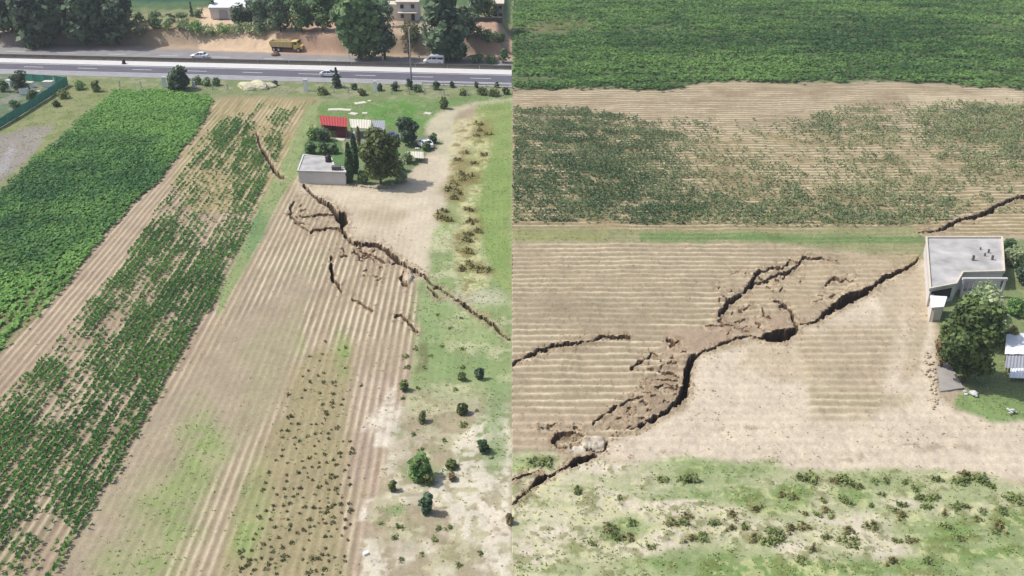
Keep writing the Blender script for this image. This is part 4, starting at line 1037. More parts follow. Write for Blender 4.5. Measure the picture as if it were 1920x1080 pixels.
def tree(name, label, cat, p, H, W, leaf='dark', kind='round', n=900, size=.5, trunk=.25, bark=None, nl=14, group=None, z0=None):
    t = thing(name, label, cat, p, random.uniform(0, 6.28), group)
    seed = random.randint(0, 10 ** 6)
    z0 = H * .07 if z0 is None else z0
    P, Nn = crown_pts(n, H, W, z0, nl, seed, kind)
    V_, F = leaf_quads(P, Nn + rng.normal(size=Nn.shape) * .55, size)
    cl = fbm(P[:, 0] / (W * .22) + 9, (P[:, 1] + P[:, 2] * 1.3) / (W * .22), seed % 997, 3)
    var = np.repeat(np.clip((cl - .3) * 1.9 + rng.uniform(-.3, .3, n), 0, 1), 4)
    np_mesh('crown' if cat == 'tree' else 'foliage', V_, F, LEAFS[leaf], var, t)
    mb = MB()
    lean = (random.uniform(-.04, .04) * H, random.uniform(-.04, .04) * H)
    mb.tube([(0, 0, -.3), (lean[0] * .3, lean[1] * .3, H * .3), (lean[0], lean[1], H * .72)], [trunk, trunk * .75, trunk * .25], 7)
    if kind == 'scrub': mb = MB().tube([(0, 0, -.1), (0, 0, H * .4)], [.03, .015], 5)
    if cat == 'tree' and kind == 'round':
        for i in range(5):
            a = random.uniform(0, 6.28); zz = H * random.uniform(.25, .5)
            mb.tube([(lean[0] * .3, lean[1] * .3, zz), (math.cos(a) * W * .15, math.sin(a) * W * .15, zz + H * .15), (math.cos(a) * W * .3, math.sin(a) * W * .3, zz + H * .22)], [trunk * .5, trunk * .35, trunk * .12], 5)
    mb.build('trunk' if cat == 'tree' else 'stem', bark or BARK, t)
    return t
def ptree(name, label, cat, px, py, hp, wp, leaf='dark', kind='round', n=900, zb=None, **kw):
    z = zb if zb is not None else None
    if z is None: p = spot(px, py)
    else:
        p = at(px, py, z); p.z = gz(p) if abs(gz(p) - z) < 2.0 else z
    s = ppm(p); dep = math.atan2(CAMH - p.z, p.y)
    H = hp / (s * math.cos(dep)); W = wp / s
    size = kw.pop('size', max(.24, W / 15.5)); n = int(n * 1.6)
    return tree(name, label, cat, p, H, W, leaf, kind, n, size, kw.pop('trunk', max(.06, H * .022)), **kw)

BG = [ # name, label, cat, px, py, h, w, leaf, kind, n, bank height
 ('tree', 'dark tree cut by the left edge, first of the roadside row', 'tree', 2, 82, 96, 60, 'dark', 'round', 1000, None),
 ('tree', 'broad dark tree beside the first, second in the roadside row from the left', 'tree', 88, 85, 96, 104, 'dark', 'round', 1500, None),
 ('tree', 'dark tree with pale leaf clumps in the middle of the roadside row', 'tree', 160, 85, 106, 92, 'dark', 'round', 1500, None),
 ('tree', 'dark tree at the right end of the roadside row, next to the earth bank', 'tree', 224, 85, 100, 78, 'dark', 'round', 1400, None),
 ('tree', 'dark crown rising behind the left end of the roadside row', 'tree', 46, 58, 80, 90, 'dark', 'round', 1000, 3),
 ('tree', 'dark crown rising behind the middle of the roadside row', 'tree', 128, 54, 80, 100, 'dark', 'round', 1000, 3),
 ('tree', 'dark crown rising behind the right end of the roadside row', 'tree', 216, 50, 74, 70, 'dark', 'round', 900, 3),
 ('shrub', 'light olive shrub in the gap of the roadside row, near the left edge', 'shrub', 40, 72, 50, 34, 'green', 'round', 500, 1),
 ('tree', 'thin pale trunked tree left of the big white roof', 'tree', 400, 34, 46, 16, 'mid', 'round', 260, 4),
 ('tree', 'small dark pointed tree in the far green field', 'tree', 360, 30, 26, 11, 'dark', 'cone', 200, 4),
 ('tree', 'purple dark low tree in front of the white roof', 'tree', 450, 50, 36, 40, 'dark', 'round', 600, 4),
 ('tree', 'dark slim tree right of the white roof', 'tree', 472, 50, 56, 30, 'dark', 'round', 600, 4),
 ('tree', 'dark tree standing left above the end of the shrub row', 'tree', 494, 54, 66, 42, 'dark', 'round', 800, 4.4),
 ('tree', 'dark green tree above the yellow truck', 'tree', 526, 56, 70, 52, 'dark', 'round', 900, 4.5),
 ('tree', 'mid green tree on the bank right of the yellow truck', 'tree', 566, 57, 66, 54, 'mid', 'round', 900, 4.5),
 ('tree', 'mid green tree on the bank touching the big roadside tree', 'tree', 606, 58, 72, 56, 'mid', 'round', 1000, 4.5),
 ('tree', 'large leafy tree by the highway, its crown brighter on top', 'tree', 676, 112, 122, 92, 'mid', 'round', 2200, None),
 ('tree', 'dark narrow tree leaning on the large leafy one by the highway', 'tree', 722, 111, 108, 50, 'dark', 'round', 1200, None),
 ('tree', 'dark tall tree behind the white van', 'tree', 828, 114, 126, 98, 'dark', 'round', 2200, None),
 ('shrub', 'round dark shrub at the rear of the white van', 'shrub', 854, 115, 44, 56, 'dark', 'round', 800, None),
 ('tree', 'dark tree at the right flank of the tall tree by the van', 'tree', 876, 100, 60, 40, 'dark', 'round', 700, None),
 ('tree', 'thin brown stemmed tree between the two big roadside trees', 'tree', 767, 110, 72, 28, 'brown', 'round', 420, None),
 ('tree', 'light green little tree in front of the white two storey house', 'tree', 772, 66, 36, 40, 'mid', 'round', 420, 4.6),
 ('tree', 'dark tree behind the far wall at the upper right of the left half', 'tree', 895, 36, 52, 52, 'dark', 'round', 700, 4.6),
 ('tree', 'olive tree beside the grey house behind the far wall', 'tree', 918, 36, 34, 34, 'olive', 'round', 420, 4.6),
 ('tree', 'dark tree hiding the left flank of the white two storey house', 'tree', 728, 50, 56, 26, 'dark', 'round', 420, 4.6),
]
for b_ in BG:
    nm, lab, ct, px, py, h, w, lf, kd, n, zb = b_
    ptree(nm, lab, ct, px, py, h, w, lf, kd, n, zb, bark=BARKP if 'pale trunk' in lab else None)
r = random.Random(3)
for px, py, h, w, lf in ((242, 56, 18, 34, 'mid'), (266, 54, 20, 34, 'pale'), (292, 53, 18, 34, 'mid'), (316, 54, 22, 32, 'pale'), (342, 55, 18, 36, 'pale'), (366, 56, 22, 34, 'green'),
                         (392, 56, 20, 34, 'pale'), (418, 56, 21, 34, 'green'), (444, 56, 18, 34, 'pale'), (464, 57, 20, 26, 'pale'), (486, 58, 17, 32, 'pale'), (508, 59, 14, 28, 'pale'),
                         (262, 40, 16, 26, 'mid'), (290, 38, 15, 26, 'mid'), (318, 40, 14, 28, 'mid'), (375, 34, 15, 20, 'mid'), (342, 36, 12, 24, 'mid')):
    ptree('shrub', 'light green shrub in the row along the top of the earth bank', 'shrub', px, py, h, w, lf, 'round', 260, 3.8 if py < 60 else None, group='shrubs along the top of the earth bank')
for px, py, h, w in ((896, 66, 22, 32), (916, 67, 22, 34), (936, 67, 20, 30), (941, 66, 18, 14)):
    ptree('hedge_shrub', 'grey green shrub in the hedge under the far wall', 'shrub', px, py, h, w, 'mid', 'round', 240, 4.6, group='hedge under the far wall')
for px, py, h, w, lab in ((893, 117, 15, 30, 'low green shrub on the road edge right of the van'), (918, 119, 14, 28, 'low green shrub in the middle under the red bank'), (944, 118, 26, 24, 'taller shrub under the red bank at the right end')):
    ptree('shrub', lab, 'shrub', px, py, h, w, 'mid', 'round', 300)
# verge planting
ptree('round_bush', 'large round dark bush on the verge at the top of the bright crop', 'bush', 337, 168, 38, 46, 'dark', 'round', 1500, z0=.1)
ptree('small_tree', 'small dark pointed tree on the verge in front of the silver car', 'tree', 632, 164, 36, 22, 'dark', 'cone', 700, z0=.2)
ptree('bush', 'dark squarish bush on the verge left of the bright crop top', 'bush', 181, 172, 20, 18, 'olive', 'round', 400, z0=.1)
for i, (px, py, h, w, lf) in enumerate(((371, 158, 14, 18, 'mid'), (388, 160, 14, 20, 'mid'), (405, 160, 13, 18, 'mid'), (605, 176, 14, 24, 'olive'), (680, 178, 10, 18, 'olive'), (741, 170, 15, 16, 'dark'),
                         (768, 168, 20, 14, 'dark'), (782, 172, 12, 18, 'mid'), (817, 168, 15, 16, 'dark'), (848, 164, 10, 10, 'dark'), (867, 178, 11, 18, 'olive'), (893, 165, 11, 8, 'dark'), (905, 178, 14, 24, 'olive'),
                         (926, 180, 14, 24, 'olive'), (948, 176, 12, 16, 'olive'), (931, 164, 10, 8, 'dark'), (712, 170, 12, 14, 'mid'), (515, 160, 8, 12, 'dark'), (120, 184, 16, 26, 'olive'), (106, 200, 12, 14, 'olive'), (150, 168, 16, 22, 'green'), (664, 168, 10, 14, 'mid'))):
    ptree('verge_bush', 'small weedy bush on the verge below the highway', 'bush', px, py, h, w, lf, 'round', 200, z0=.05, group='small bushes along the verge', trunk=.05)
ptree('bush', 'lone olive bush in the green grass left of the curved track', 'bush', 833, 204, 22, 18, 'olive', 'round', 400, z0=.05)

# around the small house
ptree('big_tree', 'large olive brown tree beside the two cypresses', 'tree', 714, 346, 100, 74, 'olive', 'round', 4200, z0=1.2, nl=22, size=.36)
ptree('cypress', 'tall narrow cypress on the left, next to the white house', 'tree', 657, 342, 72, 16, 'cyp', 'column', 1500, z0=.15, size=.26)
ptree('cypress', 'tall narrow cypress on the right, against the olive tree', 'tree', 667, 326, 72, 15, 'cyp', 'column', 1500, z0=.15, size=.26)
ptree('dead_cypress', 'bare brown cypress top between the sheds', 'tree', 673, 272, 34, 8, 'brown', 'column', 300, z0=.15, size=.2)
ptree('tree', 'dense dark tree in the yard right of the metal sheets', 'tree', 766, 272, 50, 40, 'dark', 'round', 1800, z0=.3)
for px, py, h, w, lf, lab in ((590, 262, 26, 26, 'green', 'bright green shrub at the left end of the red shed'), (584, 288, 22, 24, 'mid', 'shrub behind the left corner of the white house'),
                         (606, 288, 20, 24, 'mid', 'shrub under the shade behind the white house'), (608, 264, 22, 30, 'dark', 'dark shrub below the red roof'),
                         (740, 300, 20, 22, 'green', 'yellowish shrub on the right shoulder of the olive tree'), (748, 320, 24, 26, 'pale', 'pale broad leaved plant right of the olive tree'),
                         (762, 306, 22, 24, 'pale', 'pale broad leaved plant near the white shelter'), (752, 342, 20, 26, 'pale', 'pale shrub at the lower right of the olive tree'),
                         (682, 344, 24, 20, 'mid', 'undergrowth shrub at the foot of the olive tree'), (812, 268, 16, 18, 'mid', 'small shrub right of the parked white car'), (800, 282, 14, 16, 'mid', 'small shrub below the parked white car'), (626, 288, 18, 18, 'mid', 'shrub at the notch of the white house roof')):
    ptree('shrub', lab, 'shrub', px, py, h, w, lf, 'round', 420, z0=.05)

# right half yard
ptree('big_tree', 'large dense dark green tree in the yard below the concrete house', 'tree', 1806, 716, 150, 100, 'deep', 'round', 5200, z0=.9, nl=24, size=.3)
ptree('tree', 'pale loose leaved tree between the porch and the dense dark tree', 'tree', 1830, 640, 92, 92, 'pale', 'round', 2200, z0=1.0, size=.26)
ptree('shrub', 'brownish scraggy shrub on the left flank of the dense dark tree', 'shrub', 1764, 690, 96, 42, 'brown', 'round', 1100, z0=.3, size=.22)
for px, py, h, w, lf, lab in ((1900, 500, 34, 40, 'pale', 'pale grey bush at the right edge beside the concrete house'), (1916, 530, 46, 30, 'dark', 'dark bush at the right edge beside the porch'),
                         (1905, 590, 30, 40, 'green', 'bright bush at the right edge below the porch'), (1890, 470, 20, 30, 'mid', 'green bush behind the right corner of the concrete house'), (1895, 640, 24, 30, 'dry', 'dry bush above the white sheet roof')):
    ptree('shrub', lab, 'shrub', px, py, h, w, lf, 'round', 600, z0=.05, size=.22)

# ------------------------------------------------------------------ bushes that repeat: a few kinds, then copies
def proto(name, H, W, leaf, n, size, nl=6):
    return tree(name, 'x', 'bush', (0, 0, 0), H, W, leaf, 'scrub', n, size, .03, nl=nl, z0=.02)
def many(name, protos, label, cat, group, items):
    first = True
    used = [False] * len(protos)
    for it in items:
        px, py, k = it
        i = random.randrange(len(protos)); p = spot(px, py)
        if not used[i]:
            o = protos[i]; used[i] = True; o.location = p; o.scale = (k,) * 3; o.rotation_euler = (0, 0, random.uniform(0, 6.28))
        else: o = dup(protos[i], p, random.uniform(0, 6.28), k)
        o['label'] = label; o['category'] = cat; o['group'] = group
    for i, u in enumerate(used):
        if not u:
            for ch in list(protos[i].children): bpy.data.objects.remove(ch)
            bpy.data.objects.remove(protos[i])
# weeds in the lower left field
items = []
r = random.Random(12)
DOTP = [(528, 780), (575, 690), (640, 640), (664, 760), (662, 900), (650, 1078), (440, 1078), (470, 980), (500, 880)]
tries = 0
while len(items) < 190 and tries < 9000:
    tries += 1
    px, py = r.uniform(440, 670), r.uniform(636, 1084)
    if sdist(DOTP, np.array([px]), np.array([py]))[0] < 0: continue
    if py < 790 and r.random() < .72: continue
    if any(abs(px - a) < 9 and abs(py - b) < 7 for a, b, _ in items): continue
    items.append((px, py, r.uniform(.38, .85)))
items += [(610, 641, .8), (650, 653, .7), (604, 665, .6), (581, 669, .7), (627, 720, .8), (582, 720, .7), (540, 742, .9), (624, 740, .8), (621, 758, .8), (612, 778, .9), (541, 782, 1), (560, 796, .8), (677, 724, .8)]
many('weed_clump', [proto('weed_clump', .4, .6, 'brown' if i == 2 else 'weed', 60, .11, 4) for i in range(6)], 'small dark weed clump dotted over the pale lower left field', 'weed', 'weed clumps dotted over the lower left field', items)
# dry bushes along the pasture
items = DRY_SPOTS
many('dry_bush', [proto('dry_bush', .8, 2.1, 'dry', 200, .17) for i in range(5)], 'dry brownish bush in the line beside the green pasture', 'bush', 'dry bushes beside the green pasture', items)
# left grassland bushes, single ones
for px, py, h, w, lf, lab in ((906, 848, 22, 22, 'mid', 'round dark bush near the right side of the left half, among chalk patches'), (801, 962, 36, 26, 'dark', 'dark upright bush alone on chalky ground below the light green one'),
        (790, 900, 40, 46, 'green', 'wide light green bush on the chalk patch'), (804, 908, 22, 20, 'olive', 'olive bush touching the light green one'), (792, 790, 18, 18, 'olive', 'round dark bush on the olive patch above the chalk'),
        (758, 732, 18, 18, 'olive', 'olive bush above the chalk patch corner'), (900, 710, 20, 18, 'dark', 'dark bush alone in grass under the long fissure'), (867, 774, 18, 26, 'olive', 'wide olive bush between two chalk streaks'),
        (736, 920, 18, 16, 'olive', 'olive bush right of the narrow chalk strip'), (866, 712, 14, 18, 'olive', 'low olive bush in the middle of the lower grass'), (847, 878, 12, 24, 'olive', 'flat olive bush right of the light green one'),
        (956, 982, 18, 14, 'brown', 'brown bush at the seam of the two fields'), (848, 900, 12, 16, 'brown', 'small brown bush under the flat olive one')):
    ptree('bush', lab, 'bush', px, py, h, w, lf, 'round', 500, z0=.04, size=max(.12, w / 150))
items = [(866, 656, .8), (868, 800, .9), (747, 988, .9), (820, 992, .8), (842, 990, .8), (815, 1013, .8), (833, 826, .7), (854, 731, .8), (783, 728, .7), (755, 748, .7), (775, 815, .7), (790, 843, .7), (870, 795, .8), (894, 770, .6), (808, 668, .7), (795, 690, .7),
         (762, 670, 1), (764, 690, .9), (780, 655, .9), (868, 690, .8), (828, 650, .7), (845, 615, .7), (820, 590, .6), (866, 597, .6), (920, 860, .6), (712, 982, .6), (740, 1010, .7), (752, 1050, .7), (900, 1040, .7), (860, 1060, .7), (790, 1040, .6)]
many('low_bush', [proto('low_bush', .45, 1.1, 'scrub', 90, .13) for i in range(5)], 'low olive tuft on the chalky grass of the left half', 'bush', 'low tufts on the chalky grass', items)
# right meadow bushes
items = MEADOW_SPOTS
many('meadow_bush', [proto('meadow_bush', .55, 1.35, 'dry' if i in (1, 4) else 'scrub', 120, .14) for i in range(6)], 'small dark bush dotted over the pale meadow at the bottom right', 'bush', 'small bushes dotted over the right meadow', items)

# ordinal labels for rows
ORD = ['first', 'second', 'third', 'fourth', 'fifth', 'sixth', 'seventh', 'eighth', 'ninth', 'tenth', 'eleventh', 'twelfth', 'thirteenth', 'fourteenth', 'fifteenth', 'sixteenth', 'seventeenth', 'eighteenth', 'nineteenth', 'twentieth',
       'twenty-first', 'twenty-second', 'twenty-third', 'twenty-fourth', 'twenty-fifth', 'twenty-sixth', 'twenty-seventh', 'twenty-eighth', 'twenty-ninth', 'thirtieth']
def ordinals(group, fmt, key):
    obs = sorted([o for o in bpy.data.objects if o.get('group') == group and o.parent is None], key=key)
    for i, o in enumerate(obs): o['label'] = fmt % ORD[min(i, len(ORD) - 1)]
ordinals('small bushes along the verge', '%s small weedy bush from the left along the highway verge', lambda o: to_px(o.location.x, o.location.y)[0])
ordinals('shrubs along the top of the earth bank', '%s light green shrub from the left on top of the earth bank', lambda o: to_px(o.location.x, o.location.y)[0])
ordinals('hedge under the far wall', '%s grey green hedge shrub from the left under the far wall', lambda o: to_px(o.location.x, o.location.y)[0])
ordinals('dry bushes beside the green pasture', '%s dry brownish bush, counted downwards, beside the green pasture', lambda o: -o.location.y)

# ------------------------------------------------------------------ buildings
ROOFC = mat('roof_concrete', C(204, 200, 196, .62), .85, .34, .4)
WALLW = mat('white_plaster', C(220, 214, 210, .78), .85, .07, .8)
CREAM = mat('cream_plaster', C(234, 224, 204), .85, .08, .8)
DARKW = mat('dark_door_and_wall_shade', (.03, .03, .03), .7, .1)
GREYM = mat('grey_metal', C(176, 178, 184), .6, .12, 2.0)
PALEM = mat('pale_sheet', C(232, 226, 206), .7, .10, 1.5)
REDM = mat('red_sheet', C(190, 72, 68), .6, .12, 1.2)
REDW = mat('dark_red_wall', C(120, 48, 50), .8, .15, 1.2)
BLUE = mat('blue_plastic', C(70, 80, 150), .4, .08)
WPL = mat('white_plastic', C(240, 242, 244, .82), .5, .06)
STONE = mat('pale_stone', C(206, 196, 178), .9, .2, 3)
WOOD = mat('grey_wood', C(150, 136, 116), .9, .2, 4)
CONCG = mat('grey_concrete', C(178, 172, 164), .9, .15, 1)
GREEN = mat('green_mesh', C(78, 166, 146), .8, .15, 2)
def plan(pxs, z):
    pts = [at(a, b, z) for a, b in pxs]
    A = sum(pts[i].x * pts[(i + 1) % len(pts)].y - pts[(i + 1) % len(pts)].x * pts[i].y for i in range(len(pts)))
    pts = [(p.x, p.y) for p in pts]
    return pts if A > 0 else pts[::-1]
def rel(pts, o): return [(p[0] - o[0], p[1] - o[1]) for p in pts]
def inset(pts, d):
    n = len(pts); out = []
    for i in range(n):
        p0, p1, p2 = Vector(pts[i - 1]), Vector(pts[i]), Vector(pts[(i + 1) % n])
        e1 = (p1 - p0).normalized(); e2 = (p2 - p1).normalized()
        n1 = Vector((-e1.y, e1.x)); n2_ = Vector((-e2.y, e2.x)); m = (n1 + n2_)
        m = m / max(.35, m.length_squared) * 2 if m.length > 1e-6 else n1
        out.append((p1.x + m.x * d, p1.y + m.y * d))
    return out
def flat_house(name, label, roof_px, h, par=.28, wallm=None, roofm=None, rim=None, group=None):
    P = plan(roof_px, h)
    c = (sum(p[0] for p in P) / len(P), sum(p[1] for p in P) / len(P))
    L = rel(P, c)
    t = thing(name, label, 'house', (c[0], c[1], 0), 0, group)
    MB().prism(inset(L, .16), -.3, h - .14).build('wall', wallm or WALLW, t)
    rf = MB().prism(L, h - .14, h).build('roof', roofm or ROOFC, t)
    n = len(L); I = inset(L, .24)
    for i in range(n):
        j = (i + 1) % n
        a, b, ci, di = L[i], L[j], I[j], I[i]
        k = .003
        MB().prism([(a[0], a[1]), (b[0], b[1]), (ci[0], ci[1]), (di[0], di[1])], h + k, h + par).build('parapet', rim or CREAM, t)
    return t, c, L

t, c, L = flat_house('concrete_house', 'small white concrete house with notched flat roof beside two cypresses', [(557, 321), (649, 324), (650, 314), (628, 313), (622, 296), (568, 290)], 2.35, .14, rim=WALLW)
for px, py in ((616, 303),):
    p = at(px, py, 2.35)
    q = thing('water_tank', 'dark water tank at the notch of the small white roof', 'tank', (p.x, p.y, 2.35))
    MB().tube([(0, 0, 0), (0, 0, .9), (0, 0, 1.15), (0, 0, 1.3)], [.55, .55, .38, .18], 14).build('tank_body', DK, q, True)
    MB().tube([(0, 0, 1.3), (0, 0, 1.4)], .2, 10).build('lid', DK, q)
p = at(631, 318, 2.35)
q = thing('crate', 'low dark crate on the lower step of the small white roof', 'crate', (p.x, p.y, 2.36))
MB().box((0, 0, .3), (1.5, .9, .6)).build('crate_box', mat('grey_tarpaulin', C(110, 108, 112), .8, .15), q)
MB().box((0, 0, .63), (1.6, 1.0, .06)).build('lid', mat('grey_tarpaulin', None), q)
# right house
t, c, L = flat_house('concrete_house', 'large flat roofed concrete house with cream parapet and front porch', [(1735, 446), (1880, 446), (1884, 511), (1806, 513), (1794, 534), (1742, 544)], 2.5, .26)
for k, (px, py) in enumerate(((1838, 468), (1846, 480), (1853, 474), (1860, 487), (1824, 488))):
    p = at(px, py, 2.5)
    MB().tube([(p.x - c[0], p.y - c[1], 2.5), (p.x - c[0], p.y - c[1], 2.5 + .35 + .1 * k)], .11 + .02 * k, 8).build('vent_pipe', mat('rusty_pipe', C(120, 108, 100), .8, .2), t)
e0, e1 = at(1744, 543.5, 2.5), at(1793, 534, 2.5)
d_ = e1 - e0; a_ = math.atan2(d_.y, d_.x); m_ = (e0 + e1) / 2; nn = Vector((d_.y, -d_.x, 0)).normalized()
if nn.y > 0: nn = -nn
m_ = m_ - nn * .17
MB().box((m_.x - c[0], m_.y - c[1], 1.35), (d_.length * .78, .1, 1.5), a_).build('wall_shade_band', DARKW, t)  # dark box in place of the shadow band below the roof edge
MB().box((m_.x + nn.x * .05 - c[0], m_.y + nn.y * .05 - c[1], .55), (d_.length * .84, .14, .1), a_).build('shade_band_ledge', CREAM, t)  # cream ledge added under that shade band
d_ = Vector((at(1885, 524, 2.6) - at(1808, 524, 2.6)))
o0 = at(1808, 524, 2.6)
t = thing('porch', 'white porch frame of beam and posts before the concrete house', 'porch', (o0.x, o0.y, 0))
ln = d_.length; a_ = math.atan2(d_.y, d_.x)
MB().box((d_.x / 2, d_.y / 2, 2.68), (ln + .5, .34, .3), a_).build('beam', WALLW, t)
for k in (0, .28, .62, 1):
    MB().box((d_.x * k, d_.y * k, 1.255), (.24, .24, 2.54), a_).build('post', WALLW, t)
for k0, k1 in ((.0, .28), (.28, .62), (.62, 1)):
    m0 = (k0 + k1) / 2
    MB().box((d_.x * m0, d_.y * m0, .42), (ln * (k1 - k0) - .26, .14, .8), a_).build('low_wall', CREAM, t)
    f = MB().box((d_.x * m0, d_.y * m0, 1.45), (.09, .09, 1.24), a_).build('window_bar', WALLW, t)
P = plan([(1806, 512), (1886, 510), (1890, 524), (1808, 524)], 2.4)
MB().prism(rel(P, (o0.x, o0.y)), .005, .08).build('porch_floor', CONCG, t)
# lower wing with white terrace roof
P = plan([(1744, 554), (1776, 556), (1770, 575), (1746, 577)], 2.1); c = P[0]
t = thing('white_outbuilding', 'small outbuilding with bright white roof left of the pale tree', 'outbuilding', (c[0], c[1], 0))
MB().prism(inset(rel(P, c), .12), -.3, 2.0).build('wall', WALLW, t)
MB().prism(rel(P, c), 2.0, 2.12).build('roof', WPL, t)
# walls made of stones
def stone_wall(label, pxs, h, w, k, m, cat='wall', name='stone_wall'):
    p0 = spot(*pxs[0]); t = thing(name, label, cat, (p0.x, p0.y, 0))
    pts = [spot(*q) for q in pxs]
    protos = []
    for i in range(4):
        bm = bmesh.new(); bmesh.ops.create_icosphere(bm, subdivisions=1, radius=.5)
        for v in bm.verts: v.co *= random.uniform(.75, 1.15); v.co.z *= .75
        me = bpy.data.meshes.new('stone'); bm.to_mesh(me); bm.free(); me.materials.append(m); protos.append(me)
    for a, b in zip(pts[:-1], pts[1:]):
        L_ = (b - a).length; n = int(L_ * k)
        for i in range(n):
            for lay in range(max(1, int(h / .3))):
                f = (i + random.random()) / n
                q = a.lerp(b, f)
                o = bpy.data.objects.new('stone', random.choice(protos)); COL.objects.link(o); o.parent = t
                s = random.uniform(.2, .5)
                o.location = (q.x - p0.x + random.gauss(0, w), q.y - p0.y + random.gauss(0, w), q.z + .1 + lay * .28); o.scale = (s * 1.2, s, s); o.rotation_euler = (0, 0, random.uniform(0, 6))
    return t
stone_wall('tumbled pale stone wall along the left side of the yard', [(1739, 664), (1743, 690), (1749, 715), (1753, 740), (1752, 768)], .35, .3, 4.5, mat('soil_stone', C(206, 190, 164), .95, .2, 3))
stone_wall('low grey stone wall below the olive tree and cypresses', [(652, 348), (690, 352), (738, 355)], .3, .14, 2.6, mat('grey_stone', C(160, 152, 144), .9, .2, 3))
a, b = at(1742, 548), at(1746, 604)
t = thing('yard_wall', 'cream plastered yard wall running down from the concrete house', 'wall', (a.x, a.y, 0))
d_ = b - a
MB().box((d_.x / 2, d_.y / 2, .75), (d_.length, .22, 1.7), math.atan2(d_.y, d_.x)).build('wall_panel', CREAM, t)
MB().box((d_.x / 2, d_.y / 2, 1.64), (d_.length, .32, .07), math.atan2(d_.y, d_.x)).build('coping', CREAM, t)
P = plan([(1756, 690), (1776, 676), (1806, 730), (1762, 737)], 0); c = P[0]
o = MB().prism(rel(P, c), -.1, .12).build('concrete_slab', CONCG); o.location = (c[0], c[1], gz(Vector((c[0], c[1], 0)))); tag(o, 'grey concrete slab floor left of the dense dark tree', 'slab')
def sheet_roof(name, label, cat, pxs, h, m, ribs=6, legs=True, rise=.25, legm=None):
    P = plan(pxs, h); c = (sum(p[0] for p in P) / len(P), sum(p[1] for p in P) / len(P)); L = rel(P, c)
    t = thing(name, label, cat, (c[0], c[1], 0))
    # corrugated sheet: subdivide between first and opposite edge
    A, B, Cc, D = [Vector((p[0], p[1], h)) for p in L]
    n = ribs * 4; vs = []; fs = []
    for i in range(n + 1):
        f = i / n; z = .035 * math.sin(f * ribs * 2 * math.pi)
        e = A.lerp(B, f); g_ = D.lerp(Cc, f); g_.z += rise
        for dz in (0, -.04): vs += [(e.x, e.y, e.z + z + dz), (g_.x, g_.y, g_.z + z + dz)]
    for i in range(n):
        k = i * 4; fs += [(k, k + 4, k + 5, k + 1), (k + 2, k + 3, k + 7, k + 6), (k, k + 2, k + 6, k + 4), (k + 1, k + 5, k + 7, k + 3)]
    fs += [(0, 1, 3, 2), (n * 4, n * 4 + 2, n * 4 + 3, n * 4 + 1)]
    MB().add(vs, fs).build('roof_sheet', m, t)
    if legs:
        for q, dz in ((A, 0), (B, 0), (Cc, rise), (D, rise)):
            q = q * .9
            MB().tube([(q.x, q.y, -.2), (q.x, q.y, h + dz - .07)], .07, 7).build('post', legm or WOOD, t)
    return t, [A, B, Cc, D]
t, q = sheet_roof('red_shed', 'shed with red metal roof behind the small white house', 'shed', [(602, 234), (651, 238), (652, 224), (598, 219)], 2.5, REDM, 10, True, .35)
MB().box(((q[0].x + q[1].x) / 2 + 1.4, (q[0].y + q[1].y) / 2 + .3, 1.15), (2.2, .12, 2.2), 0).build('wall_panel', REDW, t)
MB().box(((q[2].x + q[3].x) / 2, (q[2].y + q[3].y) / 2 - .2, 1.2), (4.6, .12, 2.4), 0).build('back_wall', REDW, t)
sheet_roof('open_shed', 'open shed with cream metal sheets right of the red shed', 'shed', [(658, 239), (694, 241), (696, 227), (655, 225)], 2.2, PALEM, 8)
sheet_roof('open_shed', 'open shed with grey metal sheets behind the olive tree', 'shed', [(703, 247), (722, 247), (722, 228), (698, 228)], 2.3, GREYM, 6)
sheet_roof('white_shelter', 'small low white roofed shelter below the parked white car', 'shelter', [(771, 295), (794, 297), (794, 287), (770, 286)], 1.0, PALEM, 5)
sheet_roof('white_shed', 'upper white sheet roof at the right edge beside the dense dark tree', 'shed', [(1884, 664), (1960, 664), (1960, 624), (1886, 630)], 1.1, WPL, 4)
sheet_roof('white_shed', 'lower white sheet roof strip at the right edge by the tree shade', 'shed', [(1892, 708), (1960, 710), (1960, 692), (1894, 694)], .7, WPL, 12)
sheet_roof('grey_shed', 'grey sheet roof between the two white ones at the right edge', 'shed', [(1884, 690), (1960, 690), (1960, 670), (1886, 670)], .8, GREYM, 12)
# yard things
def barrel(label, px, py, m, H=1.1, r_=.45):
    p = spot(px, py); t = thing('barrel', label, 'barrel', p)
    MB().tube([(0, 0, 0), (0, 0, .1), (0, 0, H * .5), (0, 0, H - .1), (0, 0, H)], [r_ * .9, r_, r_ * 1.06, r_, r_ * .9], 14).build('barrel_body', m, t, True)
    MB().tube([(0, 0, H), (0, 0, H + .05)], r_ * .8, 12).build('lid', m, t)
barrel('blue barrel at the left foot of the dense yard tree', 735, 262, BLUE, 1.5, .6)
barrel('second blue barrel, touching the dense yard tree', 744, 264, BLUE, 1.3, .5)
barrel('white barrel under the cream sheets', 664, 258, WPL)
barrel('white barrel before the red shed wall', 645, 256, WPL)
p = spot(796, 275); sedan('white car parked in the yard right of the dense dark tree', (p.x, p.y, p.z), 2.2, WCAR)
def pile(label, px, py, w, h, m, n=9, name='rubble_pile', cat='rubble'):
    p = spot(px, py); t = thing(name, label, cat, p)
    for i in range(n):
        mb = MB(); s = random.uniform(.25, .55) * w
        bm = bmesh.new(); bmesh.ops.create_icosphere(bm, subdivisions=1, radius=s)
        for v in bm.verts: v.co *= random.uniform(.7, 1.15)
        me = bpy.data.meshes.new('rock'); bm.to_mesh(me); bm.free(); me.materials.append(m)
        o = bpy.data.objects.new('rock', me); COL.objects.link(o); o.parent = t
        q = i / n
        o.location = (random.gauss(0, w * .45), random.gauss(0, w * .35), h * random.random() * .6); o.scale = (1, 1, .6)
    return t
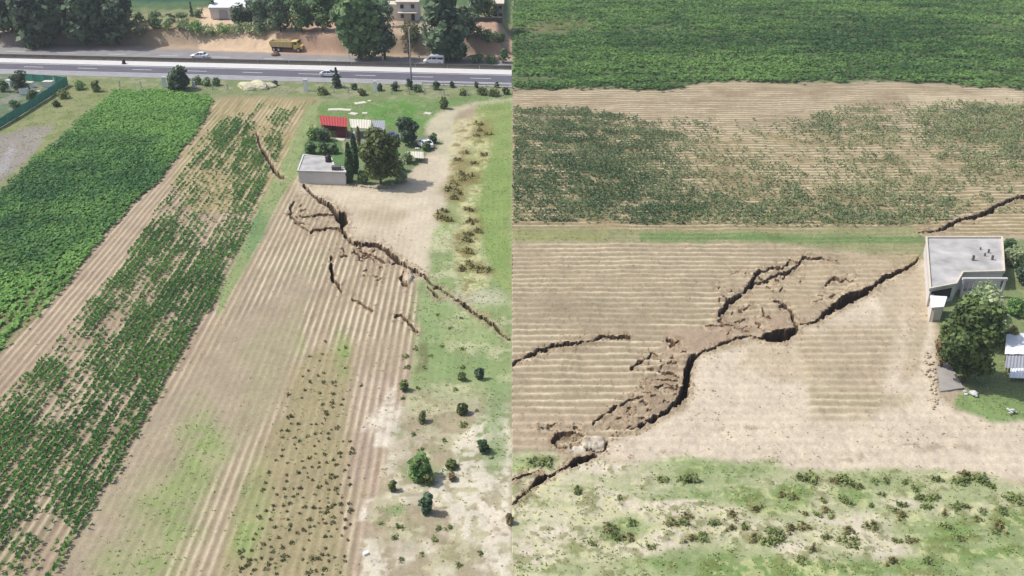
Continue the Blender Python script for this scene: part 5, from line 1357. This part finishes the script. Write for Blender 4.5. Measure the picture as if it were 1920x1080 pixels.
pile('pale rubble on the grass under the dense dark tree', 1822, 742, .8, .5, mat('white_rubble', C(226, 226, 220), .9, .12, 3), 12)
pile('small heap of white stones at the lower right of the yard', 1898, 776, .45, .9, mat('white_rubble', None), 9)
pile('grey rubble before the grey metal sheets', 690, 262, .6, .5, CONCG, 8)
pile('pale rubble at the foot of the cypress', 662, 262, .7, .4, STONE, 8)
pile('white junk left of the parked white car', 783, 280, .5, .5, WPL, 7)
pile('pale boulders at the right end of the grey stone wall', 737, 346, .45, .3, STONE, 6)
def slab(label, px, py, w, d, h, rz, m, name='white_sheet', cat='sheet', group=None):
    p = spot(px, py); t = MB().box((0, 0, h / 2), (w, d, h), 0, .9).build(name, m); t.location = p; t.rotation_euler = (0, 0, rz); tag(t, label, cat, group)
for lab, px, py, w, d in (('long white sheet lying in the grass left of the red shed roof', 629, 205, 3.2, 1.4), ('second white sheet piece, right of the long one', 648, 206, 2.6, 1.3), ('small white sheet above the cream shed', 663, 213, 2.0, 1.3), ('smallest white sheet above the grey shed', 684, 212, 1.2, 1.1),
                          ('pale sheet highest up in the green grass', 676, 193, 2.6, 1.6), ('tiny white sheet beside the highest pale one', 693, 189, .9, .8), ('white sheet at the start of the curved track', 802, 213, 1.8, 1.2), ('white sheet under the red roof', 616, 236, 2.2, .9), ('white sheet below the red shed wall', 638, 262, 2.0, 1.2)):
    slab(lab, px, py, w, d, .12, random.uniform(-.5, .5), PALEM)
slab('flat white stone alone in the reddish soil near the bottom edge', 686, 1040, .5, .36, .22, .6, WPL, 'white_stone', 'stone')
# gravel heap and white posts on the verge
p = spot(480, 164)
t = thing('gravel_heap', 'pale flat gravel heap on the verge at the top of the maize strip', 'gravel heap', p)
bm = bmesh.new(); bmesh.ops.create_icosphere(bm, subdivisions=4, radius=1)
for v in bm.verts:
    k = 1 + .14 * math.sin(v.co.x * 7 + v.co.y * 3) + random.uniform(-.04, .04)
    v.co = Vector((v.co.x * 4.3 * k, v.co.y * 2.6 * k, max(-.05, v.co.z) ** 1 * 1.5 * k if v.co.z > 0 else -.1))
me = bpy.data.meshes.new('heap'); bm.to_mesh(me); bm.free(); me.materials.append(mat('gravel', C(226, 218, 184), .95, .14, 2))
o = bpy.data.objects.new('heap', me); COL.objects.link(o); o.parent = t
def post(label, px, py, hp, wp, m=None, name='white_post', group=None, cat='post'):
    p = spot(px, py); s = ppm(p); H = hp / s; W = wp / s
    t = thing(name, label, cat, p, random.uniform(-.3, .3), group)
    MB().box((0, 0, H * .46), (W, max(.16, W * .35), H * .92), 0, .85).build('shaft', m or WPL, t)
    MB().box((0, 0, H * .96), (W * .95, max(.18, W * .4), H * .08)).build('cap', m or WPL, t)
post('leaning white marker slab left of the large round bush', 309, 164, 20, 8)
post('white marker slab with green weeds at its foot', 574, 170, 22, 9)
post('white marker slab left of the middle verge bushes', 704, 172, 20, 7)
post('small white marker right of the large round bush', 364, 164, 11, 6)
px_ = [399, 427, 600, 626, 653, 768, 797, 735, 833, 876, 916, 225, 265, 340]
for i, px in enumerate(sorted(px_)):
    post('%s slim white fence post from the left along the verge' % ORD[i], px, 168 + (px - 400) * .025, 13, 2.6, PALEM, 'fence_post', 'white fence posts along the verge')
for px, py in ((655, 111), (718, 113), (786, 110)):
    post({655: 'white reflector post under the large leafy tree', 718: 'white reflector post under the narrow dark tree', 786: 'white reflector post left of the white van'}[px], px, py, 9, 2.5, WPL, 'reflector_post', 'reflector posts on the far road edge')
# mast
p = spot(772, 165); s = ppm(p)
t = thing('lamp_mast', 'tall thin grey mast on the verge crossing the whole highway', 'mast', p)
H = 104 / (s * .97)
MB().tube([(0, 0, 0), (0, 0, H * .5), (0, 0, H)], [.2, .15, .09], 8).build('pole', GREYM, t, True)
MB().box((0, 0, .2), (.7, .7, .4)).build('footing', CONCG, t)
MB().tube([(0, 0, H), (0, .5, H + .2), (0, 1.3, H + .25)], .06, 6).build('arm', GREYM, t)
MB().box((0, 1.6, H + .24), (.3, .8, .14)).build('lamp_head', GREYM, t)
# guard rail
t = thing('guard_rail', 'pale steel guard rail along the shoulder at the right end', 'guard rail')
gl_ = lambda X: sh_b(X) - .25
a = on_road(792, gl_, 0)[0]
mb = MB(); secs = []
for X in (a, -.3):
    y = gl_(X); secs.append([(X, y - .04, .45), (X, y - .10, .53), (X, y - .04, .61), (X, y - .10, .70), (X, y - .04, .80), (X, y + .02, .80), (X, y + .02, .45)])
mb.loft(secs).build('rail', mat('galvanised_steel', C(206, 208, 212), .5, .08), t)
X = a
while X < -.3:
    MB().box((X, gl_(X) + .12, .37), (.12, .16, .78)).build('post', GREYM, t); X += 2.5

# far houses
def far_house(name, label, px, py, w, h, z, floors, wallm, roofm, dep_=7):
    p = at(px, py, z); p.z = gz(p) - .2 if abs(gz(p) - z) < 3 else z; s = ppm(p); W = w / s; H = h / (s * .97)
    t = thing(name, label, 'house', p)
    MB().box((0, dep_ / 2, H / 2), (W, dep_, H)).build('wall', wallm, t)
    r_ = MB().box((0, dep_ / 2 - .2, H + .13), (W + .7, dep_ + .8, .24)).build('roof', roofm, t)
    fh = H / floors
    for f in range(floors):
        n = max(2, int(W / 2.2))
        for i in range(n):
            x = -W / 2 + W * (i + .5) / n
            if f == 0 and i == n // 2:
                d = MB().box((x, -.02, 1.05), (.95, .1, 2.1)).build('door', DARKW, t)
                continue
            fr = MB().box((x, -.03, f * fh + fh * .58), (1.15, .1, 1.25)).build('window', WALLW, t)
            MB().box((x, -.1, f * fh + fh * .58), (.95, .06, 1.05)).build('pane', GLASS, fr)
    return t, W, H
t, W, H = far_house('white_house', 'white two storey house far back between the big roadside trees', 765, 40, 40, 34, 4.6, 2, WALLW, CREAM)
MB().box((-W / 2 - 1.6, 4.2, H * .42), (3.2, 5.0, H * .84)).build('side_wing', CREAM, t)
MB().box((0, -.9, H * .5), (W * .9, 1.7, .16)).build('balcony', CREAM, t)
t, W, H = far_house('grey_house', 'grey plastered house at the upper right end of the left half', 934, 34, 18, 30, 4.6, 2, CONCG, CREAM, 6)
p = at(435, 34, 4.5)
t = thing('white_hall', 'big hall with a white sheet roof behind the purple dark tree', 'hall', (p.x, p.y, 4.2))
s = ppm(p); W = 80 / s
MB().box((0, 8, 1.6), (W, 15, 3.2)).build('wall', WALLW, t)
MB().add([(-W / 2 - .4, .1, 3.2), (W / 2 + .4, .1, 3.2), (W / 2 + .4, 8, 5.4), (-W / 2 - .4, 8, 5.4), (W / 2 + .4, 15.9, 3.2), (-W / 2 - .4, 15.9, 3.2)], [(0, 1, 2, 3), (3, 2, 4, 5), (0, 3, 5), (1, 4, 2), (0, 5, 4, 1)]).build('roof', WPL, t)
MB().box((-W * .2, .42, 1.2), (2.4, .12, 2.4)).build('door', GREYM, t)
a, b = at(884, 40, 4.6), at(942, 40, 4.6)
t = thing('far_wall', 'dark low wall above the hedge at the upper right of the left half', 'wall', (a.x, a.y, 4.4))
MB().box(((b.x - a.x) / 2, 0, .5), (b.x - a.x - .3, .25, 1.6)).build('wall_panel', mat('dark_block', C(84, 82, 78), .9, .15), t)
MB().box(((b.x - a.x) / 2, 0, 1.34), (b.x - a.x - .2, .35, .08)).build('coping', CONCG, t)

# the lot behind the green net fence, upper left
def net_fence(label, pxs, hp):
    pts = [spot(*q) for q in pxs]; o = pts[0]
    t = thing('net_fence', label, 'fence', o)
    for a, b in zip(pts[:-1], pts[1:]):
        n = max(2, int((b - a).length / 3.0))
        for i in range(n):
            p0, p1 = a.lerp(b, i / n), a.lerp(b, (i + 1) / n); h = hp / ppm(p0)
            MB().tube([(p0.x - o.x, p0.y - o.y, p0.z - o.z - .1), (p0.x - o.x, p0.y - o.y, p0.z - o.z + h + .08)], .05, 6).build('post', GREYM, t)
            d = (p1 - p0).normalized(); nn = Vector((-d.y, d.x, 0)) * .012
            q0, q1 = p0 - o + d * .06, p1 - o - d * .06
            mb = MB(); vs = []; m_ = 6
            for k in range(m_ + 1):
                f = k / m_; sag = math.sin(f * math.pi)
                q = q0.lerp(q1, f) + Vector((-d.y, d.x, 0)) * sag * .1
                for zz in (.06, h * .5, h - .06 * sag):
                    vs += [q + nn + Vector((0, 0, zz)), q - nn + Vector((0, 0, zz))]
            fs = []
            for k in range(m_):
                for z_ in range(2):
                    A = k * 6 + z_ * 2; B = A + 6
                    fs += [(A, B, B + 2, A + 2), (A + 1, A + 3, B + 3, B + 1)]
            mb.add(vs, fs).build('net_panel', GREEN, t)
    return t
net_fence('green net fence running down the right side of the far left lot', [(128, 160), (60, 204), (0, 240), (-60, 270)], 17)
net_fence('short green net fence closing the back of the far left lot', [(40, 151), (128, 158)], 14)
ptree('tree', 'dark tree inside the lot behind the green net fence', 'tree', 40, 172, 38, 36, 'dark', 'round', 700, z0=.3)
ptree('shrub', 'shrub in the near corner of the fenced lot', 'shrub', 8, 172, 22, 20, 'mid', 'round', 300, z0=.05)
ptree('shrub', 'shrub in the middle of the fenced lot', 'shrub', 62, 186, 16, 24, 'mid', 'round', 300, z0=.05)
ptree('shrub', 'shrub low by the net in the fenced lot', 'shrub', 30, 204, 14, 24, 'mid', 'round', 300, z0=.05)
for lab, px, py, w in (('white tank like box in the lot, beside the back net', 92, 162, 2.2), ('small white box right of the larger one by the back net', 108, 155, 1.4), ('white box left of the tree in the lot', 18, 160, 1.4), ('white box right of the tree in the lot', 58, 164, 1.6), ('pale box low in the middle of the lot', 46, 176, 1.8), ('white box near the side net of the lot', 72, 181, 1.1)):
    p = spot(px, py); t = thing('white_box', lab, 'box', p, random.uniform(-.4, .4))
    MB().box((0, 0, .6), (w, w * .7, 1.2)).build('box_body', WPL, t); MB().box((0, 0, 1.24), (w + .08, w * .7 + .08, .08)).build('lid', PALEM, t)

# ------------------------------------------------------------------ the hazy summer air
hm = bpy.data.materials.new('haze_air'); hm.use_nodes = True
hn = hm.node_tree; hn.nodes.remove(hn.nodes['Principled BSDF'])
pv = hn.nodes.new('ShaderNodeVolumePrincipled'); pv.inputs['Color'].default_value = (.93, .96, 1, 1); pv.inputs['Density'].default_value = .0002
hn.links.new(pv.outputs[0], hn.nodes['Material Output'].inputs['Volume'])
vx0, vx1, vy0, vy1 = V[:, 0].min() - 20, V[:, 0].max() + 20, min(-40, V[:, 1].min() - 20), V[:, 1].max() + 20
vz0 = V[:, 2].min() - 1
o = MB().box(((vx0 + vx1) / 2, (vy0 + vy1) / 2, (vz0 + 64) / 2), (vx1 - vx0, vy1 - vy0, 64 - vz0)).build('haze', hm); o['kind'] = 'stuff'; o['label'] = 'thin pale summer haze over the fields'
print('TRIS', sum(sum(len(p.vertices) - 2 for p in me.polygons) if len(me.polygons) < 2000 else len(me.polygons) * 2 for me in bpy.data.meshes if me.users))
